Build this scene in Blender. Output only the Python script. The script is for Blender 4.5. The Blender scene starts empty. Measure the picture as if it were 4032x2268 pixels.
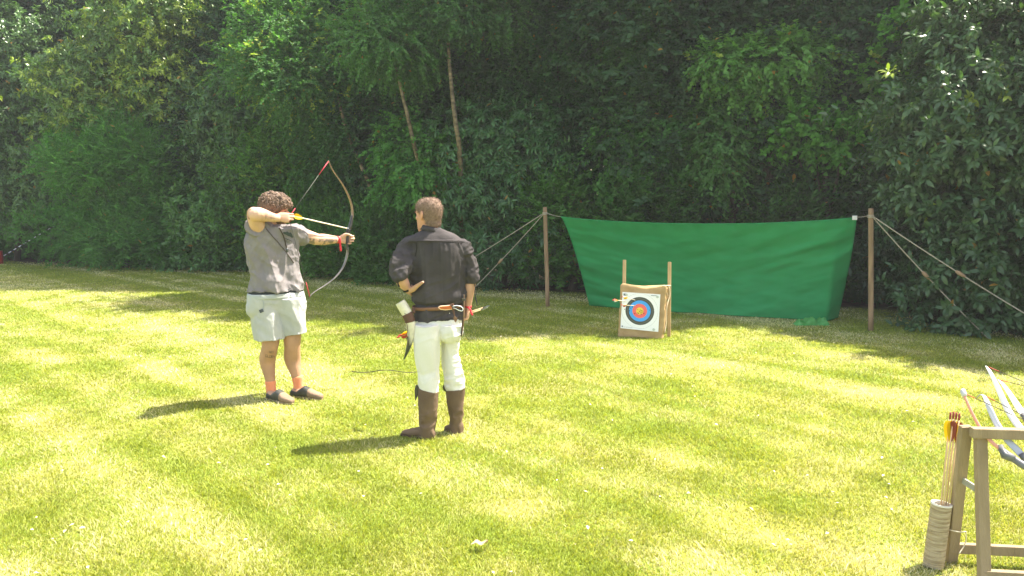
import bpy, bmesh, math
import numpy as np
from mathutils import Vector
from mathutils.bvhtree import BVHTree
R = math.radians
rng = np.random.default_rng(7)
scene = bpy.context.scene
C = scene.collection
# ------------------------------------------------------------------ camera
CAM = np.array([0.0, 0.0, 1.75])
F = 3044.0                                   # focal length in pixels of the 4032 px wide frame
PITCH = math.atan(344.0 / F)
cam_d = bpy.data.cameras.new('camera'); cam = bpy.data.objects.new('camera', cam_d); C.objects.link(cam)
cam.location = CAM; cam.rotation_euler = (R(90) - PITCH, 0, 0)
cam_d.sensor_width = 36; cam_d.lens = 36 * F / 4032; cam_d.clip_end = 500
scene.camera = cam
# ------------------------------------------------------------------ world and sun
SUN = np.array([0.90, 0.42, 1.80]); SUN /= np.linalg.norm(SUN)
w = bpy.data.worlds.new('World'); scene.world = w; w.use_nodes = True
nt = w.node_tree; nt.nodes.clear()
sky = nt.nodes.new('ShaderNodeTexSky'); sky.sky_type = 'NISHITA'; sky.sun_disc = False
sky.sun_elevation = math.asin(SUN[2]); sky.sun_rotation = math.atan2(SUN[0], SUN[1])
sky.dust_density = 1.5; sky.air_density = 1.0
bg = nt.nodes.new('ShaderNodeBackground'); bg.inputs[1].default_value = 0.15
wo = nt.nodes.new('ShaderNodeOutputWorld')
wb = nt.nodes.new('ShaderNodeMix'); wb.data_type = 'RGBA'; wb.blend_type = 'MULTIPLY'; wb.inputs[0].default_value = 1; wb.clamp_result = False; wb.inputs[7].default_value = (1.22, 1.0, .80, 1)
nt.links.new(sky.outputs[0], wb.inputs[6]); nt.links.new(wb.outputs[2], bg.inputs[0]); nt.links.new(bg.outputs[0], wo.inputs[0])
sd = bpy.data.lights.new('sun', 'SUN'); sd.energy = 5.0; sd.angle = R(0.5); sd.color = (1.0, 0.93, 0.80)
so = bpy.data.objects.new('sun', sd); C.objects.link(so)
so.rotation_euler = Vector(-SUN).to_track_quat('-Z', 'Y').to_euler(); so.location = (6, 3, 20)
vs = scene.view_settings; vs.view_transform = 'Standard'; vs.look = 'None'; vs.gamma = 1.0; vs.use_curve_mapping = False
vs.exposure = 1.88
# ------------------------------------------------------------------ camera geometry helpers (photo pixel -> world point at a real distance)
cp, sp = math.cos(PITCH), math.sin(PITCH)
def ray(x, y):
    a = (x - 2016.0) / F; b = (1134.0 - y) / F
    return np.array([a, cp + b * sp, -sp + b * cp])
def P(x, y, Y):
    r = ray(x, y); return CAM + r * (Y / r[1])
def G(x, y, z=0.0):
    r = ray(x, y); return CAM + r * ((z - CAM[2]) / r[2])
def P5(x, y, Y): return P(x * 1.5652, y * 1.5652, Y)
def G5(x, y): return G(x * 1.5652, y * 1.5652)
# ------------------------------------------------------------------ materials
def new_mat(name):
    m = bpy.data.materials.new(name); m.use_nodes = True
    return m, m.node_tree, m.node_tree.nodes['Principled BSDF']
def mat(name, col, rough=0.7, col2=None, nscale=8.0, bump=0.0, bscale=60.0, spec=0.3, attr=None, trans=0.0, stretch=None, metal=0.0, weave=0.0):
    m, t, b = new_mat(name)
    L = t.links.new
    b.inputs['Roughness'].default_value = rough
    b.inputs['Specular IOR Level'].default_value = spec
    b.inputs['Metallic'].default_value = metal
    tc = t.nodes.new('ShaderNodeTexCoord'); mp = t.nodes.new('ShaderNodeMapping'); L(tc.outputs['Object'], mp.inputs[0])
    if stretch: mp.inputs['Scale'].default_value = stretch
    csock = None
    if attr:
        an = t.nodes.new('ShaderNodeAttribute'); an.attribute_name = attr; csock = an.outputs['Color']
    if col2 is not None or attr:
        n = t.nodes.new('ShaderNodeTexNoise'); n.inputs['Scale'].default_value = nscale; n.inputs['Detail'].default_value = 5
        L(mp.outputs[0], n.inputs['Vector'])
        rp = t.nodes.new('ShaderNodeMapRange'); rp.inputs[1].default_value = 0.35; rp.inputs[2].default_value = 0.65
        L(n.outputs[0], rp.inputs[0])
        mx = t.nodes.new('ShaderNodeMix'); mx.data_type = 'RGBA'
        L(rp.outputs[0], mx.inputs[0])
        if attr:
            mu = t.nodes.new('ShaderNodeMix'); mu.data_type = 'RGBA'; mu.blend_type = 'MULTIPLY'; mu.inputs[0].default_value = 1
            L(csock, mu.inputs[6]); mu.inputs[7].default_value = (0.82, 0.82, 0.8, 1)
            L(csock, mx.inputs[6]); L(mu.outputs[2], mx.inputs[7])
        else:
            mx.inputs[6].default_value = (*col, 1); mx.inputs[7].default_value = (*col2, 1)
        csock = mx.outputs[2]
        L(csock, b.inputs['Base Color'])
    else:
        b.inputs['Base Color'].default_value = (*col, 1)
    if bump > 0:
        n2 = t.nodes.new('ShaderNodeTexNoise'); n2.inputs['Scale'].default_value = bscale; n2.inputs['Detail'].default_value = 6
        L(mp.outputs[0], n2.inputs['Vector'])
        bp = t.nodes.new('ShaderNodeBump'); bp.inputs['Strength'].default_value = bump; bp.inputs['Distance'].default_value = 0.01
        L(n2.outputs[0], bp.inputs['Height']); L(bp.outputs[0], b.inputs['Normal'])
    if trans > 0:
        tr = t.nodes.new('ShaderNodeBsdfTranslucent')
        if csock is not None: L(csock, tr.inputs[0])
        else: tr.inputs[0].default_value = (*col, 1)
        ms = t.nodes.new('ShaderNodeMixShader'); ms.inputs[0].default_value = trans
        out = t.nodes['Material Output']
        L(b.outputs[0], ms.inputs[1]); L(tr.outputs[0], ms.inputs[2]); L(ms.outputs[0], out.inputs[0])
    return m
def leaf_mat(name, rough=0.45, trans=0.35, spec=0.45, boost=(1.25, 1.5, 0.5)):
    """leaf colour comes from the per-leaf attribute; light through the leaf is yellower"""
    m, t, b = new_mat(name); L = t.links.new
    an = t.nodes.new('ShaderNodeAttribute'); an.attribute_name = 'col'
    L(an.outputs['Color'], b.inputs['Base Color'])
    b.inputs['Roughness'].default_value = rough; b.inputs['Specular IOR Level'].default_value = spec
    mu = t.nodes.new('ShaderNodeMix'); mu.data_type = 'RGBA'; mu.blend_type = 'MULTIPLY'; mu.inputs[0].default_value = 1
    L(an.outputs['Color'], mu.inputs[6]); mu.inputs[7].default_value = (*boost, 1)
    mu.clamp_result = False
    tr = t.nodes.new('ShaderNodeBsdfTranslucent'); L(mu.outputs[2], tr.inputs[0])
    ms = t.nodes.new('ShaderNodeMixShader'); ms.inputs[0].default_value = trans
    L(b.outputs[0], ms.inputs[1]); L(tr.outputs[0], ms.inputs[2]); L(ms.outputs[0], t.nodes['Material Output'].inputs[0])
    return m
# ------------------------------------------------------------------ object helpers
ORI = {}
def tag(o, label=None, cat=None, group=None, kind=None):
    if label: o['label'] = label
    if cat: o['category'] = cat
    if group: o['group'] = group
    if kind: o['kind'] = kind
    return o
def thing(name, label, cat, loc, group=None):
    o = bpy.data.objects.new(name, None); C.objects.link(o); o.location = tuple(map(float, loc)); o.empty_display_size = 0.1
    ORI[o] = np.array(loc, float); return tag(o, label, cat, group)
def mesh_data(name, V, faces, smooth=True):
    """faces: int array (n,k) or list of index lists"""
    me = bpy.data.meshes.new(name); V = np.asarray(V, np.float32)
    if isinstance(faces, np.ndarray):
        n, k = faces.shape; me.vertices.add(len(V)); me.vertices.foreach_set('co', V.ravel())
        me.loops.add(n * k); me.loops.foreach_set('vertex_index', faces.astype(np.int32).ravel())
        me.polygons.add(n); me.polygons.foreach_set('loop_start', np.arange(0, n * k, k, dtype=np.int32))
        me.update(calc_edges=True)
    else:
        me.from_pydata([tuple(map(float, v)) for v in V], [], [list(map(int, f)) for f in faces]); me.update()
    if smooth: me.polygons.foreach_set('use_smooth', np.ones(len(me.polygons), bool))
    return me
def add_obj(name, me, m=None, parent=None):
    """me is in world coordinates; shifted to the parent's (or its own base) origin"""
    o = bpy.data.objects.new(name, me); C.objects.link(o)
    n = len(me.vertices); co = np.empty(n * 3, np.float32); me.vertices.foreach_get('co', co); co = co.reshape(-1, 3)
    if parent is not None:
        o.parent = parent; ori = ORI[parent]
    else:
        ori = np.array([co[:, 0].mean(), co[:, 1].mean(), co[:, 2].min()]); o.location = tuple(map(float, ori))
    ORI[o] = np.array(ori, float)
    me.vertices.foreach_set('co', (co - ori.astype(np.float32)).ravel()); me.update()
    if m: me.materials.append(m)
    return o
class MB:
    def __init__(s): s.v = []; s.f = []; s.n = 0
    def add(s, V, Fs):
        V = np.asarray(V, float); s.v.append(V); s.f += [[i + s.n for i in f] for f in Fs]; s.n += len(V); return s
    def V(s): return np.vstack(s.v)
    def obj(s, name, m, parent=None, smooth=True): return add_obj(name, mesh_data(name, s.V(), s.f, smooth), m, parent)
def unit(v): v = np.asarray(v, float); return v / (np.linalg.norm(v) + 1e-12)
def catmull(pts, n):
    p = np.asarray(pts, float)
    if len(p) < 3: t = np.linspace(0, 1, n)[:, None]; return p[0] * (1 - t) + p[-1] * t
    q = np.vstack([2 * p[0] - p[1], p, 2 * p[-1] - p[-2]]); k = len(p) - 1
    out = []
    for t in np.linspace(0, k, n):
        i = min(int(t), k - 1); u = t - i; a, b, c, d = q[i], q[i + 1], q[i + 2], q[i + 3]
        out.append(0.5 * ((2 * b) + (-a + c) * u + (2 * a - 5 * b + 4 * c - d) * u * u + (-a + 3 * b - 3 * c + d) * u ** 3))
    return np.array(out)
def tube(mb, pts, rad, seg=10, n=None, caps=True, ref=None, flat=1.0):
    """pts (k,3), rad scalar or (k,) or (k,2); spline-resampled when n is given"""
    p = np.asarray(pts, float); r = np.asarray(rad, float)
    if r.ndim == 0: r = np.full(len(p), float(r))
    if r.ndim == 1: r = np.stack([r, r * flat], 1)
    if n: 
        q = catmull(np.hstack([p, r]), n); p, r = q[:, :3], np.maximum(q[:, 3:], 1e-4)
    T = np.gradient(p, axis=0); T /= np.linalg.norm(T, axis=1)[:, None] + 1e-12
    up = np.array(ref if ref is not None else ((0, 0, 1) if abs(T[0][2]) < 0.9 else (0, 1, 0)), float)
    A = up - T[0] * (up @ T[0]); A = unit(A); V = []
    th = np.linspace(0, 2 * math.pi, seg, endpoint=False)
    for i in range(len(p)):
        A = unit(A - T[i] * (A @ T[i])); B = np.cross(T[i], A)
        V.append(p[i] + np.outer(np.cos(th), A) * r[i, 0] + np.outer(np.sin(th), B) * r[i, 1])
    V = np.vstack(V); Fs = []
    for i in range(len(p) - 1):
        for j in range(seg):
            a = i * seg + j; b = i * seg + (j + 1) % seg; Fs.append([a, b, b + seg, a + seg])
    if caps: Fs.append(list(range(seg))[::-1]); Fs.append([(len(p) - 1) * seg + j for j in range(seg)])
    return mb.add(V, Fs)
def box(mb, c, ax, ay, az, bev=0.0):
    """box from centre and three half-axis vectors"""
    c = np.asarray(c, float); ax, ay, az = (np.asarray(a, float) for a in (ax, ay, az))
    V = [c + sx * ax + sy * ay + sz * az for sz in (-1, 1) for sy in (-1, 1) for sx in (-1, 1)]
    return mb.add(V, [[0, 2, 3, 1], [4, 5, 7, 6], [0, 1, 5, 4], [2, 6, 7, 3], [1, 3, 7, 5], [0, 4, 6, 2]])
def beam(mb, a, b, w, t, side):
    """board between a and b; side = direction of its width w"""
    a = np.asarray(a, float); b = np.asarray(b, float); d = unit(b - a); s = unit(np.asarray(side, float) - d * (np.asarray(side, float) @ d)); n = np.cross(d, s)
    return box(mb, (a + b) / 2, (b - a) / 2, s * w / 2, n * t / 2)
def rings(mb, R_, caps=True):
    """closed loft from a list of rings (each (seg,3))"""
    seg = len(R_[0]); Fs = []
    for i in range(len(R_) - 1):
        for j in range(seg):
            a = i * seg + j; b = i * seg + (j + 1) % seg; Fs.append([a, b, b + seg, a + seg])
    if caps: Fs.append(list(range(seg))[::-1]); Fs.append([(len(R_) - 1) * seg + j for j in range(seg)])
    return mb.add(np.vstack(R_), Fs)
def bevel(o, wdt=0.004, seg=2):
    m = o.modifiers.new('bevel', 'BEVEL'); m.width = wdt; m.segments = seg; m.limit_method = 'ANGLE'; return o
# ------------------------------------------------------------------ noise
def _h(ix, iy, iz, s):
    n = (ix * 374761393 + iy * 668265263 + iz * 2147483647 + s * 1274126177) & 0xFFFFFFFF
    n = ((n ^ (n >> 13)) * 1274126177) & 0xFFFFFFFF
    n = ((n ^ (n >> 16)) * 2246822519) & 0xFFFFFFFF
    return ((n ^ (n >> 15)) & 0xFFFFFF) / float(0xFFFFFF)
def vnoise(p, s=0):
    p = np.asarray(p, float); i = np.floor(p).astype(np.int64); f = p - i; f = f * f * (3 - 2 * f); o = 0
    for dx in (0, 1):
        for dy in (0, 1):
            for dz in (0, 1):
                wt = (f[:, 0] if dx else 1 - f[:, 0]) * (f[:, 1] if dy else 1 - f[:, 1]) * (f[:, 2] if dz else 1 - f[:, 2])
                o = o + wt * _h(i[:, 0] + dx, i[:, 1] + dy, i[:, 2] + dz, s)
    return o
def fbm(p, s=0, oc=3):
    o = 0; a = 0.5; p = np.asarray(p, float)
    for k in range(oc): o = o + a * vnoise(p * 2 ** k, s + k * 17); a *= 0.5
    return o / (1 - 0.5 ** oc)
def set_col(me, colv, name='col'):
    a = me.color_attributes.new(name, 'FLOAT_COLOR', 'POINT')
    c = np.ones((len(me.vertices), 4), np.float32); c[:, :3] = colv; a.data.foreach_set('color', c.ravel())
# ================================================================== THE SETTING
HEDGE = np.array([(-30, 27), (-18, 23.5), (-12.5, 21.5), (-6.2, 19.4), (-3.0, 17.2), (0.9, 14.6), (3.6, 13.4), (5.9, 12.2), (6.5, 9.8), (7.2, 7.0), (8.5, 2.0), (10, -6)], float)
def hedge_dist(x, y):
    """signed distance behind the hedge foot line (positive = under the trees)"""
    best = np.full(x.shape, 1e9); sgn = np.zeros(x.shape)
    for a, b in zip(HEDGE[:-1], HEDGE[1:]):
        d = b - a; L2 = d @ d; t = np.clip(((x - a[0]) * d[0] + (y - a[1]) * d[1]) / L2, 0, 1)
        px, py = a[0] + t * d[0], a[1] + t * d[1]; dd = np.hypot(x - px, y - py)
        s = d[0] * (y - a[1]) - d[1] * (x - a[0]); m = dd < best; best = np.where(m, dd, best); sgn = np.where(m, np.sign(s), sgn)
    return best * sgn
# ground: one sheet, soil under the trees, turf in front
def ground():
    xs = np.unique(np.concatenate([np.linspace(-150, -20, 14), np.linspace(-20, 14, 171), np.linspace(14, 150, 14)]))
    ys = np.unique(np.concatenate([np.linspace(-60, 0, 8), np.linspace(0, 26, 131), np.linspace(26, 250, 16)]))
    X, Y = np.meshgrid(xs, ys); nx = len(xs); V = np.stack([X.ravel(), Y.ravel(), np.zeros(X.size)], 1)
    i = np.arange(len(ys) - 1)[:, None] * nx + np.arange(nx - 1)[None]; i = i.ravel()
    me = mesh_data('lawn', V, np.stack([i, i + 1, i + 1 + nx, i + nx], 1))
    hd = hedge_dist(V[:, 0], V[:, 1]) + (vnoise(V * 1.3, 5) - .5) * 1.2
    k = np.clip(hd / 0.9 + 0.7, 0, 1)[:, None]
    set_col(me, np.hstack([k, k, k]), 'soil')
    m, t, b = new_mat('turf'); L = t.links.new
    tc = t.nodes.new('ShaderNodeTexCoord')
    def noise(s, d=6):
        n = t.nodes.new('ShaderNodeTexNoise'); n.inputs['Scale'].default_value = s; n.inputs['Detail'].default_value = d; L(tc.outputs['Object'], n.inputs['Vector']); return n
    def ramp(src, stops):
        r = t.nodes.new('ShaderNodeValToRGB'); e = r.color_ramp.elements
        e[0].position, e[0].color = stops[0][0], (*stops[0][1], 1); e[1].position, e[1].color = stops[-1][0], (*stops[-1][1], 1)
        for p_, c_ in stops[1:-1]: q = e.new(p_); q.color = (*c_, 1)
        L(src, r.inputs[0]); return r
    g = ramp(noise(1.1).outputs[0], [(.35, (.17, .23, .035)), (.5, (.22, .27, .05)), (.62, (.34, .32, .13))])
    f = ramp(noise(90, 3).outputs[0], [(.3, (.55, .6, .5)), (.7, (1.3, 1.3, 1.25))])
    mu = t.nodes.new('ShaderNodeMix'); mu.data_type = 'RGBA'; mu.blend_type = 'MULTIPLY'; mu.inputs[0].default_value = 1; mu.clamp_result = False
    L(g.outputs[0], mu.inputs[6]); L(f.outputs[0], mu.inputs[7])
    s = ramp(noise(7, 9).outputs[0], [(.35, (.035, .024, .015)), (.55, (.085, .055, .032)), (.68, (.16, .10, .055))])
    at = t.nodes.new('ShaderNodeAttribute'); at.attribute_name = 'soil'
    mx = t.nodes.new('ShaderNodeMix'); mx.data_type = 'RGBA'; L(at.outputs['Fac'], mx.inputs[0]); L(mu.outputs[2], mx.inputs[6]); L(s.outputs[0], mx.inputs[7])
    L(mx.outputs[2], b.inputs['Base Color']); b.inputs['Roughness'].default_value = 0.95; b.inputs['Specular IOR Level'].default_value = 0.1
    n2 = noise(140, 4); bp = t.nodes.new('ShaderNodeBump'); bp.inputs['Distance'].default_value = .02; bp.inputs['Strength'].default_value = .8
    L(n2.outputs[0], bp.inputs['Height']); L(bp.outputs[0], b.inputs['Normal'])
    o = add_obj('lawn', me, m); o.location = (0, 0, 0)
    me.vertices.foreach_set('co', V.astype(np.float32).ravel()); me.update(); ORI[o] = np.zeros(3)
    tag(o, kind='structure')
ground()
def lawn_tone(x, y):
    """0 = lush green, 1 = dry straw: mowing streaks and worn patches of the turf itself"""
    p = np.stack([x * .55, y * .55, x * 0], 1)
    a = fbm(p, 3, 3); b_ = fbm(np.stack([x * 2.6, y * 2.6, x * 0], 1), 9, 3)
    u = (x + y) * .7071                                  # mower lines run toward the lower right of the photo
    st = fbm(np.stack([u * 2.6, (x - y) * .7071 * .14, x * 0], 1), 21, 2)
    return np.clip((a - .5) * .2 + (b_ - .5) * .9 + (st - .5) * 1.4 + .42, 0, 1)
def grass():
    N = GRASS_N
    u = rng.random(N); Y = 3.0 * (24 / 3.0) ** u                # density falls as 1/Y^2
    X = (rng.random(N) - .5) * 2 * (0.70 * Y + .35)
    hd = hedge_dist(X, Y); keep = (hd < .15) & (rng.random(N) > np.clip((hd + .7) / .9, 0, 1) * .8)
    X, Y = X[keep], Y[keep]; n = len(X); tone = lawn_tone(X, Y)
    lx = fbm(np.stack([X * 3, Y * 3, X * 0], 1), 31, 2); ly = fbm(np.stack([X * 3, Y * 3, X * 0], 1), 47, 2)
    h = (.011 + .020 * rng.random(n) ** 1.8) * (1.15 - .3 * tone) * (1 + .5 * (vnoise(np.stack([X * 6, Y * 6, X * 0], 1), 4) - .5))
    wd = (.0016 + .0012 * rng.random(n)) * np.maximum(1, Y / 4.0) ** .85
    az = rng.random(n) * 2 * math.pi; lean = .3 + 1.1 * rng.random(n)
    dx = np.cos(az) * lean + (lx - .5) * .9; dy = np.sin(az) * lean + (ly - .5) * .9
    fa = rng.random(n) * math.pi; wx, wy = np.cos(fa) * wd, np.sin(fa) * wd
    base = np.stack([X, Y, np.full(n, -.002)], 1)
    mid = base + np.stack([dx * h * .35, dy * h * .35, h * .6], 1); tip = base + np.stack([dx * h * 1.0, dy * h * 1.0, h], 1)
    W = np.stack([wx, wy, wx * 0], 1)
    V = np.stack([base - W, base + W, mid + W * .75, mid - W * .75, tip], 1).reshape(-1, 3)
    i = np.arange(n)[:, None] * 5
    Fa = np.vstack([np.hstack([i, i + 1, i + 2]), np.hstack([i, i + 2, i + 3]), np.hstack([i + 3, i + 2, i + 4])])
    me = mesh_data('grass', V, Fa, False)
    green = np.array([.235, .295, .036]); fresh = np.array([.335, .350, .065]); straw = np.array([.72, .67, .45])
    k = np.clip(tone + (rng.random(n) - .5) * .75, 0, 1)[:, None]
    c = np.where(k < .5, green + (fresh - green) * k * 2, fresh + (straw - fresh) * (k - .5) * 2)
    c = c * (.65 + .7 * rng.random(n))[:, None]
    set_col(me, np.repeat(c, 5, 0))
    o = add_obj('grass', me, leaf_mat('grass_blade', .55, .42, .3, (1.25, 1.2, .5)))
    tag(o, 'short mown grass with yellow dry streaks covering the lawn', 'grass', kind='stuff')
def glare_veil():  # thin added volume imitating lens glare, lifts the dark tones
    mb = MB(); box(mb, (0, 8, 9.5), (34, 0, 0), (0, 26, 0), (0, 0, 10.5)); me = mesh_data('glare_veil', mb.V(), mb.f, False); m = bpy.data.materials.new('glare_veil'); m.use_nodes = True; t = m.node_tree; t.nodes.clear()
    v = t.nodes.new('ShaderNodeVolumePrincipled'); v.inputs['Color'].default_value = (.92, .97, 1, 1); v.inputs['Density'].default_value = .0013; v.inputs['Anisotropy'].default_value = .3
    o = t.nodes.new('ShaderNodeOutputMaterial'); t.links.new(v.outputs[0], o.inputs['Volume']); ob = add_obj('glare_veil', me, m); tag(ob, kind='stuff')
glare_veil()
GRASS_N = 1000000
grass()
# ================================================================== TREES AND SHRUBS
bark_birch = mat('birch_bark', (.27, .21, .13), .8, (.07, .055, .035), 7, .5, 60, stretch=(1, 1, 2.5))
bark_dark = mat('dark_bark', (.07, .055, .038), .9, (.035, .028, .02), 10, .6, 50, stretch=(1, 1, .3))
LM = {'soft': leaf_mat('soft_leaf', .55, .40, .3), 'gloss': leaf_mat('glossy_leaf', .36, .22, .45), 'dull': leaf_mat('dull_leaf', .6, .25, .2)}
KIND = {  # leaf length, width, leaves per spray, spray length, leaves per square metre of crown, droop, arrangement, base colours, material
 'laurel': (.135, .048, 14, .36, 800, .35, 'whorl', [(.034, .078, .026), (.050, .105, .032)], 'gloss'),
 'rhodo':  (.135, .036, 14, .30, 850, .55, 'whorl', [(.030, .085, .030), (.050, .120, .045)], 'gloss'),
 'willow': (.105, .022, 16, .40, 1300, .05, 'alt',   [(.045, .145, .022), (.075, .200, .030)], 'soft'),
 'nettle': (.095, .034, 14, .42, 1150, -.15, 'alt',  [(.045, .125, .022), (.080, .190, .028)], 'soft'),
 'birch':  (.062, .044, 15, .36, 1500, .35, 'alt',   [(.034, .098, .028), (.055, .140, .035)], 'soft'),
 'ivy':    (.078, .062, 12, .32, 1150, .55, 'alt',   [(.045, .125, .030), (.075, .175, .045)], 'soft'),
 'hazel':  (.095, .066, 12, .32, 1000, .15, 'alt',   [(.040, .135, .018), (.065, .180, .025)], 'soft'),
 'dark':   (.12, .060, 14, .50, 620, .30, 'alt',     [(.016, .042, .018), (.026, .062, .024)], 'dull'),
}
def norm(a): return a / (np.linalg.norm(a, axis=1)[:, None] + 1e-9)
def leaf_cloud(kind, lobes, seed, mul=(1, 1, 1), young=0.0, dens=1.0, back=0.35, zmin=0.03, view=True):
    ll, lw, K, SL, D, droop, arr, cols, mk = KIND[kind]; r = np.random.default_rng(seed)
    O, N = [], []
    for (cx, cy, cz, ax, ay, az) in lobes:
        area = 4 * math.pi * (((ax * ay) ** 1.6 + (ax * az) ** 1.6 + (ay * az) ** 1.6) / 3) ** (1 / 1.6)
        ns = int(area * D * dens / K)
        d = norm(r.normal(size=(ns, 3)))
        vd = norm(np.array([[cx, cy, 0.0]]) + d * 0)             # away from the camera
        if view: keep = (((d * vd).sum(1) < .25) | (d[:, 2] > .55) | (r.random(ns) < back)); d = d[keep]
        rad = (.45 + .55 * r.random(len(d)) ** .45) * (1 + .7 * (vnoise(d * 2.6 + cx, seed) - .5))
        shoot = r.random(len(d)) < .09; rad = np.where(shoot, 1 + .38 * r.random(len(d)), rad)          # stray shoots break the outline
        p = np.array([cx, cy, cz]) + d * rad[:, None] * np.array([ax, ay, az])
        nn = norm(d / np.array([ax, ay, az])); O.append(p); N.append(nn)
    O = np.vstack(O); N = np.vstack(N)
    k = O[:, 2] > zmin; O, N = O[k], N[k]; S = len(O)
    clump = vnoise(O * 2.3, seed + 5)                             # drop sprays in pockets so dark gaps open
    k = clump > .30; O, N = O[k], N[k]; S = len(O)
    D0 = norm(N * .9 + r.normal(size=(S, 3)) * .45 + np.array([0, 0, .25 - droop]))
    t = (np.arange(K) + .5) / K
    if arr == 'whorl': t = .45 + .55 * t
    t = np.repeat(t[None], S, 0) + r.normal(size=(S, K)) * .03
    sl = SL * (.6 + .8 * r.random(S))
    pos = O[:, None] + D0[:, None] * (t * sl[:, None])[..., None]
    pos[..., 2] -= droop * .5 * sl[:, None] * t ** 2
    s1 = norm(np.cross(D0, np.array([0, 0, 1.0]) + r.normal(size=(S, 3)) * .25)); s2 = np.cross(s1, D0)
    if arr == 'whorl':
        ang = (np.arange(K) * 2.4)[None] + r.random((S, 1)) * 6.28
        spread = 1.1
        ld = D0[:, None] * (.15 + .7 * t[..., None]) + (s1[:, None] * np.cos(ang)[..., None] + s2[:, None] * np.sin(ang)[..., None]) * spread
    else:
        sg = np.where(np.arange(K) % 2 == 0, 1, -1)[None, :, None]
        ld = D0[:, None] * .75 + s1[:, None] * sg * .8 + s2[:, None] * .15
    ld = ld + r.normal(size=ld.shape) * .28; ld[..., 2] -= droop * .7
    M = S * K; pos = pos.reshape(M, 3); ld = norm(ld.reshape(M, 3))
    nr = np.repeat(N, K, 0) * .55 + np.array([0, 0, .65]) + r.normal(size=(M, 3)) * .38
    nr = norm(nr - ld * (nr * ld).sum(1)[:, None]); sd_ = np.cross(nr, ld)
    k = pos[:, 2] > .02; pos, ld, nr, sd_ = pos[k], ld[k], nr[k], sd_[k]; spray = np.repeat(np.arange(S), K)[k]; M = len(pos)
    sz = (.65 + .6 * r.random(M))[:, None]; l, wd = ll * sz, lw * .5 * sz
    if ll > .09:     # six-point leaf with a fold and a drooping tip
        V = np.stack([pos, pos + ld * l * .35 + sd_ * wd + nr * wd * .35, pos + ld * l * .72 + sd_ * wd * .75 + nr * (wd * .25 - l * .04),
                      pos + ld * l * .97 - nr * l * .16, pos + ld * l * .72 - sd_ * wd * .75 + nr * (wd * .25 - l * .04), pos + ld * l * .35 - sd_ * wd + nr * wd * .35], 1)
        i = np.arange(M)[:, None] * 6
        Fa = np.vstack([np.hstack([i, i + 1, i + 5]), np.hstack([i + 1, i + 2, i + 5]), np.hstack([i + 2, i + 4, i + 5]), np.hstack([i + 2, i + 3, i + 4])]); nv = 6
    else:
        V = np.stack([pos, pos + ld * l * .42 + sd_ * wd + nr * wd * .3, pos + ld * l - nr * l * .1, pos + ld * l * .42 - sd_ * wd + nr * wd * .3], 1)
        i = np.arange(M)[:, None] * 4; Fa = np.vstack([np.hstack([i, i + 1, i + 2]), np.hstack([i, i + 2, i + 3])]); nv = 4
    c0, c1 = np.array(cols[0]), np.array(cols[1])
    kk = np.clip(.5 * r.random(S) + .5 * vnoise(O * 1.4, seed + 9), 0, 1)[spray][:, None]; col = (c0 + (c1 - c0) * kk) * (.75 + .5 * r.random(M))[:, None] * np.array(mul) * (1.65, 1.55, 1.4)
    yl = (r.random(S) < young)[spray]; col[yl] = np.array([.26, .34, .05]) * (.7 + .6 * r.random(yl.sum()))[:, None]  # yellow sprays: young leaves, and sunlight painted into the upper-left crowns
    old = r.random(M) < .004; col[old] = np.array([.30, .17, .03])
    return V.reshape(-1, 3), Fa, np.repeat(col, nv, 0), O, D0, sl
def lobes_for(cx, cy, cz, rx, ry, rz, n, seed, size=.5):
    r = np.random.default_rng(seed); out = []
    out.append((cx, cy, cz, rx * .62, ry * .62, rz * .62))
    for i in range(n):
        d = norm(r.normal(size=(1, 3)))[0]; d[1] -= .25; d /= np.linalg.norm(d)
        q = size * (.55 + .75 * r.random()); q2 = q * (.55 + .4 * r.random())
        out.append((cx + d[0] * rx * (1 - q * .6), cy + d[1] * ry * (1 - q * .6), cz + d[2] * rz * (1 - q2 * .6), rx * q, ry * q, max(rz * q2, .22)))
    return out
NLEAF = [0]
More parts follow.
